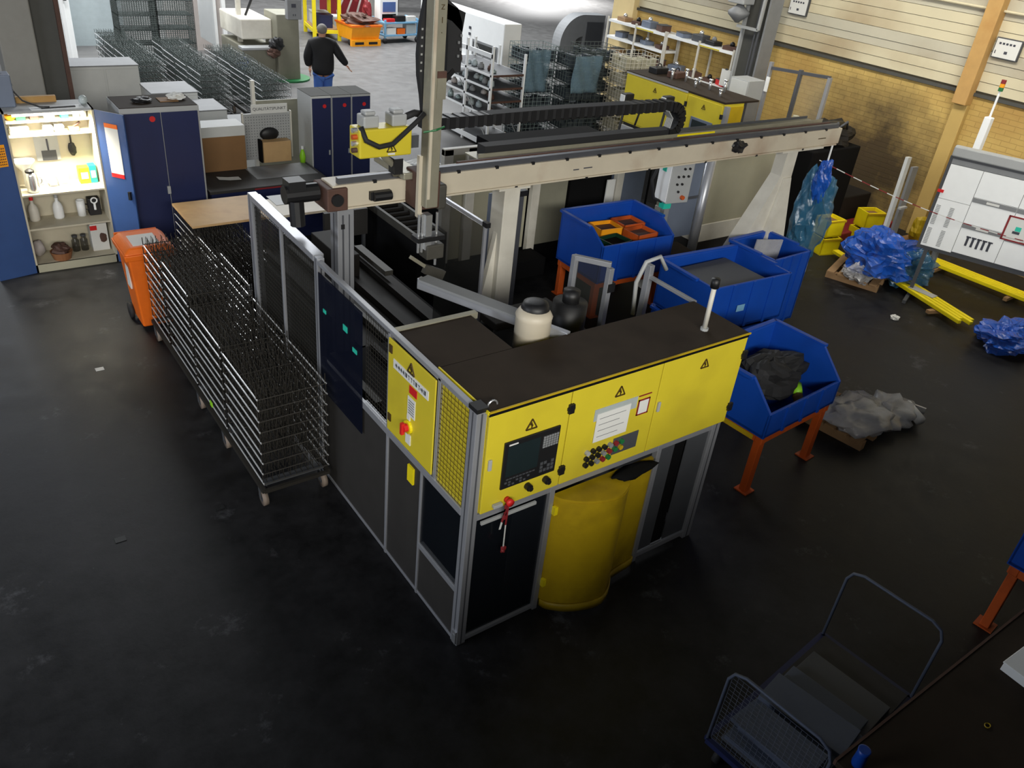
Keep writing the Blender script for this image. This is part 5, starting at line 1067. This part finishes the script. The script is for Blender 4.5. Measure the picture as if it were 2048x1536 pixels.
    bx('housing', 'white', (0, .5, .2), (.5, 4.4, 1.85), w, .02); bx('lower_step', 'white', (-.05, .4, .2), (.4, 4.4, .85), w, .02); bx('window', 'grey_paint', (-.012, .7, .95), (0, 1.8, 1.3), w); bx('glazing', 'glass_smoke', (-.016, .75, 1.0), (-.012, 1.75, 1.25), w); bx('plinth', 'dark_plate', (.05, .1, 0), (.45, 3.8, .2), w)
    MB().box(-.02, 1.9, 1.5, 0, 1.98, 1.56).box(-.02, 1.9, 1.36, 0, 1.98, 1.42).build('buttons', 'ink', w)
    a = thing('arched_hood', 'dark grey arched machine hood near the bright far floor', 'machine', (14.95, 18.0, 0), -8)
    n = 14; out = [(1.9, 0), (1.9, 1.5)]+[(1.9-.9*i/n-.0, 1.5) for i in range(1, 3)]+[(1.0-1.0*math.sin(R(90*i/n)), .5+1.0*math.cos(R(90*i/n))) for i in range(n+1)]+[(0, 0), (.55, 0)]+[(.55, .25+.0)]+[(1.0-.45*math.cos(R(90*i/n)), .35+.45*math.sin(R(90*i/n))) for i in range(n+1)]+[(1.0, 0)]
    out = [(u*.82, v*.9) for u, v in out]; MB().prism(out, 'y', 0, .5).build('hood', 'grey_paint', a); bx('inner_wall', 'grey_light', (.6, .4, 0), (1.0, .48, .7), a); bx('core', 'grey_dark', (.9, -.02, .05), (1.5, 0, 1.15), a)
    s = thing('storage_rack', 'white steel storage rack with glassy parts on five shelves', 'rack', (7.12, 10.36, 0)); D, Ls = .82, 1.85
    for x in (.02, D-.02):
        for y in (.02, Ls/2, Ls-.02): bx('upright', 'white', (x-.02, y-.025, 0), (x+.02, y+.025, 1.97 if x < .5 else 1.82), s)
    zs = (.16, .68, .95, 1.2, 1.45)
    for z in zs: bx('shelf', 'grey_dark', (.01, 0, z-.02), (D-.01, Ls, z), s); bx('shelf_edge', 'white', (0, 0, z-.04), (.01, Ls, z), s); bx('shelf_edge', 'white', (D-.01, 0, z-.04), (D, Ls, z), s); bx('shelf_edge', 'rust', (.01, -.004, z-.04), (D-.01, .006, z), s)
    bx('top_beam', 'white', (0, 0, 1.75), (.04, Ls, 1.83), s); bx('kick_plate', 'white', (-.005, 0, .06), (.0, Ls, .16), s)
    for x in (.03, .8): MB().bar((x, .04, .2), (x, Ls-.04, 1.7), .015).build('brace', 'grey_light', s)
    rnd = random.Random(4); cnt = 0
    for si, z in enumerate(zs[1:]):
        for j in range(7):
            y = .16+j*.24+rnd.uniform(-.03, .03); h = rnd.uniform(.07, .16); m_ = rnd.choice(['glass_item', 'panel_blue_grey', 'wire_pale', 'grey_paint', 'rust', 'partition'])
            o = MB().lathe([(.05, 0), (.07, .02), (.06, h*.7), (.03, h*.8), (.035, h)], n=8).build('shelf_part', m_, None, True); o.location = (7.12+rnd.uniform(.1, .3), 10.36+y, z)
            tag(o, '%s small part on the %s shelf of the white rack' % (NTH[j], ['second-lowest', 'third', 'fourth', 'top'][si]), 'part', 'small parts on the white storage rack')
    u = thing('blue_tub', 'grey-blue tub with white paper beside the vertical gantry arm', 'tub', (3.4, 6.9, 0)); bx('tub', 'sheet_grey', (0, 0, .5), (.75, .5, .95), u, .02); bx('stand', 'grey_dark', (.05, .05, 0), (.7, .45, .5), u)
    MB().blob((.35, .3, .97), (.3, .16, .05), .5, 3, 4, 18, 11, .02).build('paper_heap', 'paper', u)
back_middle()

# ================================================================ SECOND CELL AND RIGHT WALL SHELVES
def second_cell():
    c = thing('yellow_machine', 'second yellow machine cabinet with dark top near the right wall', 'machine', (8.25, 5.5, 0))
    bx('body', 'yellow', (0, 0, 1.2), (.46, 2.3, 2.03), c); bx('top', 'roof_brown', (-.01, -.01, 2.03), (.8, 2.32, 2.06), c); bx('rim', 'grey_light', (-.02, .8, 2.02), (-.008, 2.3, 2.045), c)
    for y0, y1 in ((.02, .78), (.8, 2.28)):
        d = bx('door', 'yellow', (-.02, y0, 1.23), (0, y1, 2.0), c, .004); hazard(d, (-.02, (y0+y1)/2, 1.86), (0, -1, 0), .08, (-1, 0, 0))
    for z in (1.85, 1.35): MB().box(-.035, .77, z-.04, -.01, .82, z+.04).build('hinge', 'black', c)
    MB().box(-.035, -.01, 1.8, -.005, .03, 1.87).build('hinge', 'black', c)
    bx('screen_bezel', 'sheet_grey', (-.035, .15, 1.3), (-.02, .62, 1.7), c, .004); bx('screen', 'screen_dark', (-.037, .25, 1.42), (-.035, .58, 1.66), c)
    bx('post', 'alu', (0, -.07, 0), (.07, 0, 2.0), c); bx('end_plate', 'yellow_dirty', (.07, -.01, 1.2), (.46, 0, 1.98), c); bx('lower_body', 'dark_plate', (.05, .05, 0), (.9, 2.25, 1.2), c); bx('inner_frame', 'grey_light', (-.05, .9, 1.0), (0, 2.2, 1.15), c)
    m = MB(); [m.box(-.028, .95, 1.28+i*.04, -.02, 1.05, 1.3+i*.04) for i in range(4)]; m.build('keys', 'ink', c)
    for i in range(7):
        x = .25+.45*((i*37) % 10)/10; y = .35+i*.2; h = .08+.1*((i*7) % 4)/3
        o = MB().cyl((0, 0, 0), (0, 0, h), .022, 8).cyl((0, 0, h), (0, 0, h+.03), .034, 8).build('turned_part', 'steel', None, True); o.location = (8.25+x, 5.5+y, 2.06); tag(o, '%s bright turned metal part on the yellow machine top from the near end' % NTH[i], 'metal part', 'turned parts on the yellow machine top')
    for i, (x, y, m_, lab) in enumerate(((.45, 2.0, 'black', 'dark tool box on the yellow machine top'), (.55, 1.65, 'rust', 'rusty clamp on the yellow machine top'))):
        b = thing('tool_box', lab, 'tool', (8.25+x, 5.5+y, 2.06), 10*i); bx('body', m_, (-.15, -.1, 0), (.15, .1, .1), b, .01); MB().tube(arc((0, 0, .1), .06, 0, 180, 6), .01).build('handle', 'black', b)
    w = thing('white_junction_box', 'white junction box mounted above the yellow machine end', 'box', (9.85, 6.4, 0)); bx('box', 'grey_light', (0, 0, 1.78), (.42, .42, 2.12), w, .006); bx('cover', 'white_dull', (-.012, .02, 1.8), (0, .4, 2.1), w); bx('support', 'grey_dark', (.15, .15, 0), (.27, .27, 1.78), w)
    f = thing('aluminium_screen', 'small framed aluminium screen standing before the brick wall', 'screen', (10.5, 5.3, 0)); 
    for y in (0, .6, 1.25): bx('post', 'alu' if y != .6 else 'alu_dark', (0, y-.03, 0), (.06, y+.03, 2.4), f)
    MB().bar((.03, 0, 2.4), (.03, 1.25, 2.3), .05).build('rail', 'alu_dark', f); bx('pane', 'glass_clear', (.02, .03, 1.2), (.026, .57, 2.36), f); bx('white_strip', 'white', (-.02, 1.18, 1.9), (0, 1.25, 2.15), f)
    k = thing('hydraulic_unit', 'dark hydraulic unit with pipes at the far end of the gantry', 'machine', (8.4, 4.3, 0))
    bx('tank', 'dark_void', (.9, .1, 0), (2.2, 1.0, 1.5), k, .02); bx('low_tank', 'oily_dark', (2.2, .2, 0), (3.2, 1.0, .55), k, .02); bx('red_base', 'red_dark', (1.6, -.35, 0), (3.3, .1, .18), k, .02); MB().blob((1.7, .6, 1.6), (.5, .35, .2), .5, 3, 8, 24, 14).build('hose_heap', 'oily_dark', k); bx('block', 'olive_metal', (1.0, .4, 1.5), (1.6, .9, 1.75), k, .02); MB().cyl((1.0, .3, 1.85), (2.0, .45, 1.75), .09, 12).build('cylinder', 'black', k, True); MB().cyl((.9, .6, 1.4), (.9, .6, 1.95), .05, 10).build('riser', 'cream_panel', k)
    for i in range(4): MB().tube([(.9+i*.25, .35, 1.7), (1.0+i*.25, .2, 1.9), (1.2+i*.25, .3, 1.75)], .02).build('pipe', 'grey_dark', k, True)
    for i in range(3): MB().cyl((.9+i*.35, .28, 1.55), (.9+i*.35, .24, 1.55), .03, 8).build('gauge', 'paper', k)
    # camera-like sensors on stalks
    for q, (x, y, z, lab) in enumerate(((7.0, 6.4, 1.95, 'left black sensor head on a curved stalk before the yellow machine'), (7.6, 6.1, 1.95, 'right black sensor head on a curved stalk before the yellow machine'))):
        s = thing('sensor_head', lab, 'sensor', (x, y, 0)); MB().tube([(-.2, -.1, 0), (-.2, -.1, 1.2), (-.15, -.08, 1.6), (-.05, -.02, 1.85), (0, 0, z)], .02, 8).build('stalk', 'black', s, True)
        bx('head', 'black', (-.1, -.06, z-.04), (.08, .06, z+.1), s, .015); bx('lens', 'white', (-.12, -.04, z-.02), (-.1, .05, z+.08), s)
        MB().tube([(.08, 0, z), (.22, -.02, z-.02), (.27, -.04, z-.2), (.2, -.05, z-.4)], .016, 6).build('cable', 'rubber', s, True)
    # cream panelled machine behind the gantry legs
    m = thing('panelled_machine', 'cream panelled machine with pale frame behind the gantry beam', 'machine', (2.9, 5.0, 0))
    bx('core', 'dark_void', (1.5, .3, 0), (3.6, 1.7, 1.5), m); bx('thin_core', 'dark_void', (.2, .3, 0), (1.5, .6, 1.5), m)
    for x0, x1, z0, z1, m_ in ((.15, 1.4, .35, 1.75, 'cream_panel'), (1.6, 2.1, .35, 1.7, 'machine_green'), (2.15, 2.9, .5, 1.6, 'dark_void'), (2.95, 3.6, .35, 1.7, 'sheet_grey')): bx('panel', m_, (x0, .24, z0), (x1, .28, z1), m)
    for x in (.0, .35, 1.42, 2.95): bx('frame_post', 'cream_clean', (x, .15, 0), (x+.13, .23, 1.85), m, .004)
    bx('frame_rail', 'cream_clean', (0, .15, 1.78), (3.6, .22, 1.86), m); bx('document', 'paper', (2.75, .13, .8), (2.9, .15, 1.2), m); MB().blob((1.05, .15, 1.5), (.13, .08, .2), .3, 2, 4, 14, 10).build('dark_cloth', 'blue_cab', m); bx('base_tray', 'dark_void', (.1, -.2, .1), (1.5, .15, .35), m)
    pl = thing('alu_pillar', 'tall paired aluminium pillar beside the gantry middle leg', 'pillar', (2.58, 3.35, 0)); bx('profile', 'alu', (0, 0, 0), (.09, .09, 1.95), pl, .004); bx('profile', 'alu_dark', (.16, .02, 0), (.22, .08, 1.95), pl, .004); bx('blue_plate', 'sheet_grey', (-.2, .06, .6), (0, .08, 1.95), pl); MB().box(-.01, -.01, 1.9, .24, .1, 1.96).build('cap', 'black', pl); MB().box(.06, -.012, 1.5, .1, 0, 1.56).build('lock', 'black', pl)
    cb = thing('control_pendant', 'white push-button control box on a grey post behind the blue bins', 'control box', (5.52, 3.85, 0), -8)
    bx('post', 'grey_paint', (.1, .12, 0), (.18, .2, 1.35), cb); bx('box', 'grey_light', (0, 0, 1.3), (.36, .26, 1.83), cb, .01); bx('side_plate', 'white', (-.008, .01, 1.32), (0, .25, 1.81), cb)
    for j, r_ in enumerate(((.2, .28), (.12, .2, .28), (.12, .2), (.16,))):
        for x in r_: MB().cyl((x, 0, 1.76-j*.1), (x, -.02, 1.76-j*.1), .016, 8).build('push_button', 'black', cb)
    MB().cyl((.24, 0, 1.38), (.24, -.04, 1.38), .028, 12).build('stop_button', 'orange_dirty', cb); bx('round_label', 'teal', (-.012, .1, 1.7), (-.008, .18, 1.78), cb); MB().tube([(.02, .1, 1.9), (-.12, .1, 1.85), (-.2, .12, 1.6), (-.12, .12, 1.35), (.05, .15, 1.28)], .02, 6).build('cable', 'rubber', cb, True); bx('teal_plug', 'teal', (.04, .08, 1.2), (.16, .18, 1.3), cb); bx('foot_table', 'roof_brown', (-.0, -.3, .55), (.6, .3, .6), cb); bx('foot_body', 'cream_clean', (.02, -.28, .0), (.55, .28, .55), cb)
    e = thing('cream_press', 'large cream machine body with silver corner post behind the gantry', 'machine', (6.7, 4.2, 0))
    bx('body', 'cream_panel', (0, 0, .72), (1.65, .9, 1.78), e, .01); bx('base', 'cream_clean', (-.02, -.02, .45), (1.6, .9, .72), e, .01); bx('dark_side', 'dark_void', (1.65, .05, 0), (1.85, .85, 1.75), e); bx('plinth', 'dark_plate', (0, .05, 0), (1.6, .85, .45), e); MB().cyl((-.08, -.03, 0), (-.08, -.03, 1.78), .07, 14).build('corner_post', 'alu', e, True); bx('blue_pane', 'sheet_grey', (-.75, .0, .6), (-.16, .04, 1.75), e); bx('pane_frame', 'alu_dark', (-.8, -.01, 1.15), (-.16, 0, 1.19), e)
second_cell()
def rear_conveyor():
    c = thing('parts_conveyor', 'dark parts conveyor running behind the gantry carriage', 'conveyor', (2.45, 4.95, 0))
    bx('body', 'dark_void', (0, 0, 0), (.42, 2.3, .78), c)
    for x in (.0, .38): bx('side_rail', 'oily_grey', (x, 0, .78), (x+.04, 2.3, .88), c)
    for k in range(14): MB().cyl((.04, .08+k*.165, .82), (.38, .08+k*.165, .82), .035, 8).build('roller', 'oily_dark', c)
rear_conveyor()
def wall_shelves():
    for q, (y0, y1, zs, lab) in enumerate(((10.2, 12.1, (1.5, 1.85, 2.2), 'white metal wall shelf farther from the steel column'), (8.25, 10.15, (1.12, 1.5, 2.2), 'white metal wall shelf next to the steel column'))):
        s = thing('parts_shelf', lab, 'shelf', (11.5, y0, 0)); L = y1-y0
        for y in (0, L/2, L):
            for x in (0, .42): bx('upright', 'cream_clean', (x-.015, y-.02, 0), (x+.015, y+.02, 2.25), s)
        sh = [bx('shelf', 'white', (-.01, 0, z-.05), (.44, L, z), s) for z in zs]
        bx('label_strip', 'yellow', (-.014, L*.2, zs[-1]-.045), (-.01, L*.5, zs[-1]-.02), s)
        rnd = random.Random(20+q); names = ['lowest', 'middle', 'top']
        for si, z in enumerate(zs):
            for j in range(4):
                y = .25+j*L/4.2+rnd.uniform(-.05, .05); w = rnd.uniform(.1, .17); h = rnd.uniform(.06, .14); m_ = rnd.choice(['grey_dark', 'rust', 'grey_paint', 'black', 'sheet_grey', 'wood_pallet'])
                if q == 1 and si == 1 and j == 0: m_ = 'red'
                b = thing('stored_part', '%s stored part on the %s board of the %s wall shelf' % (NTH[j], names[si], ['far', 'near'][q]), 'part', (11.5+.2, y0+y, z), rnd.uniform(-20, 20), 'stored parts on the wall shelves')
                bx('body', m_, (-.12, -w, 0), (.12, w, h), b, .01)
                if rnd.random() < .6: MB().lathe([(.05, h), (.05, h+.05), (.02, h+.08)], n=10).build('knob', rnd.choice(['grey_paint', 'black', 'steel']), b, True)
                else: bx('lid', 'grey_dark', (-.125, -w-.005, h), (.125, w+.005, h+.012), b)
    p = thing('white_notice', 'white notice hung at the shelf end beside the steel column', 'notice', (11.45, 8.3, 1.55)); bx('sheet', 'paper', (0, -.12, 0), (.01, .12, .32), p); bx('clip', 'grey_dark', (-.004, -.03, .31), (.014, .03, .34), p)
wall_shelves()
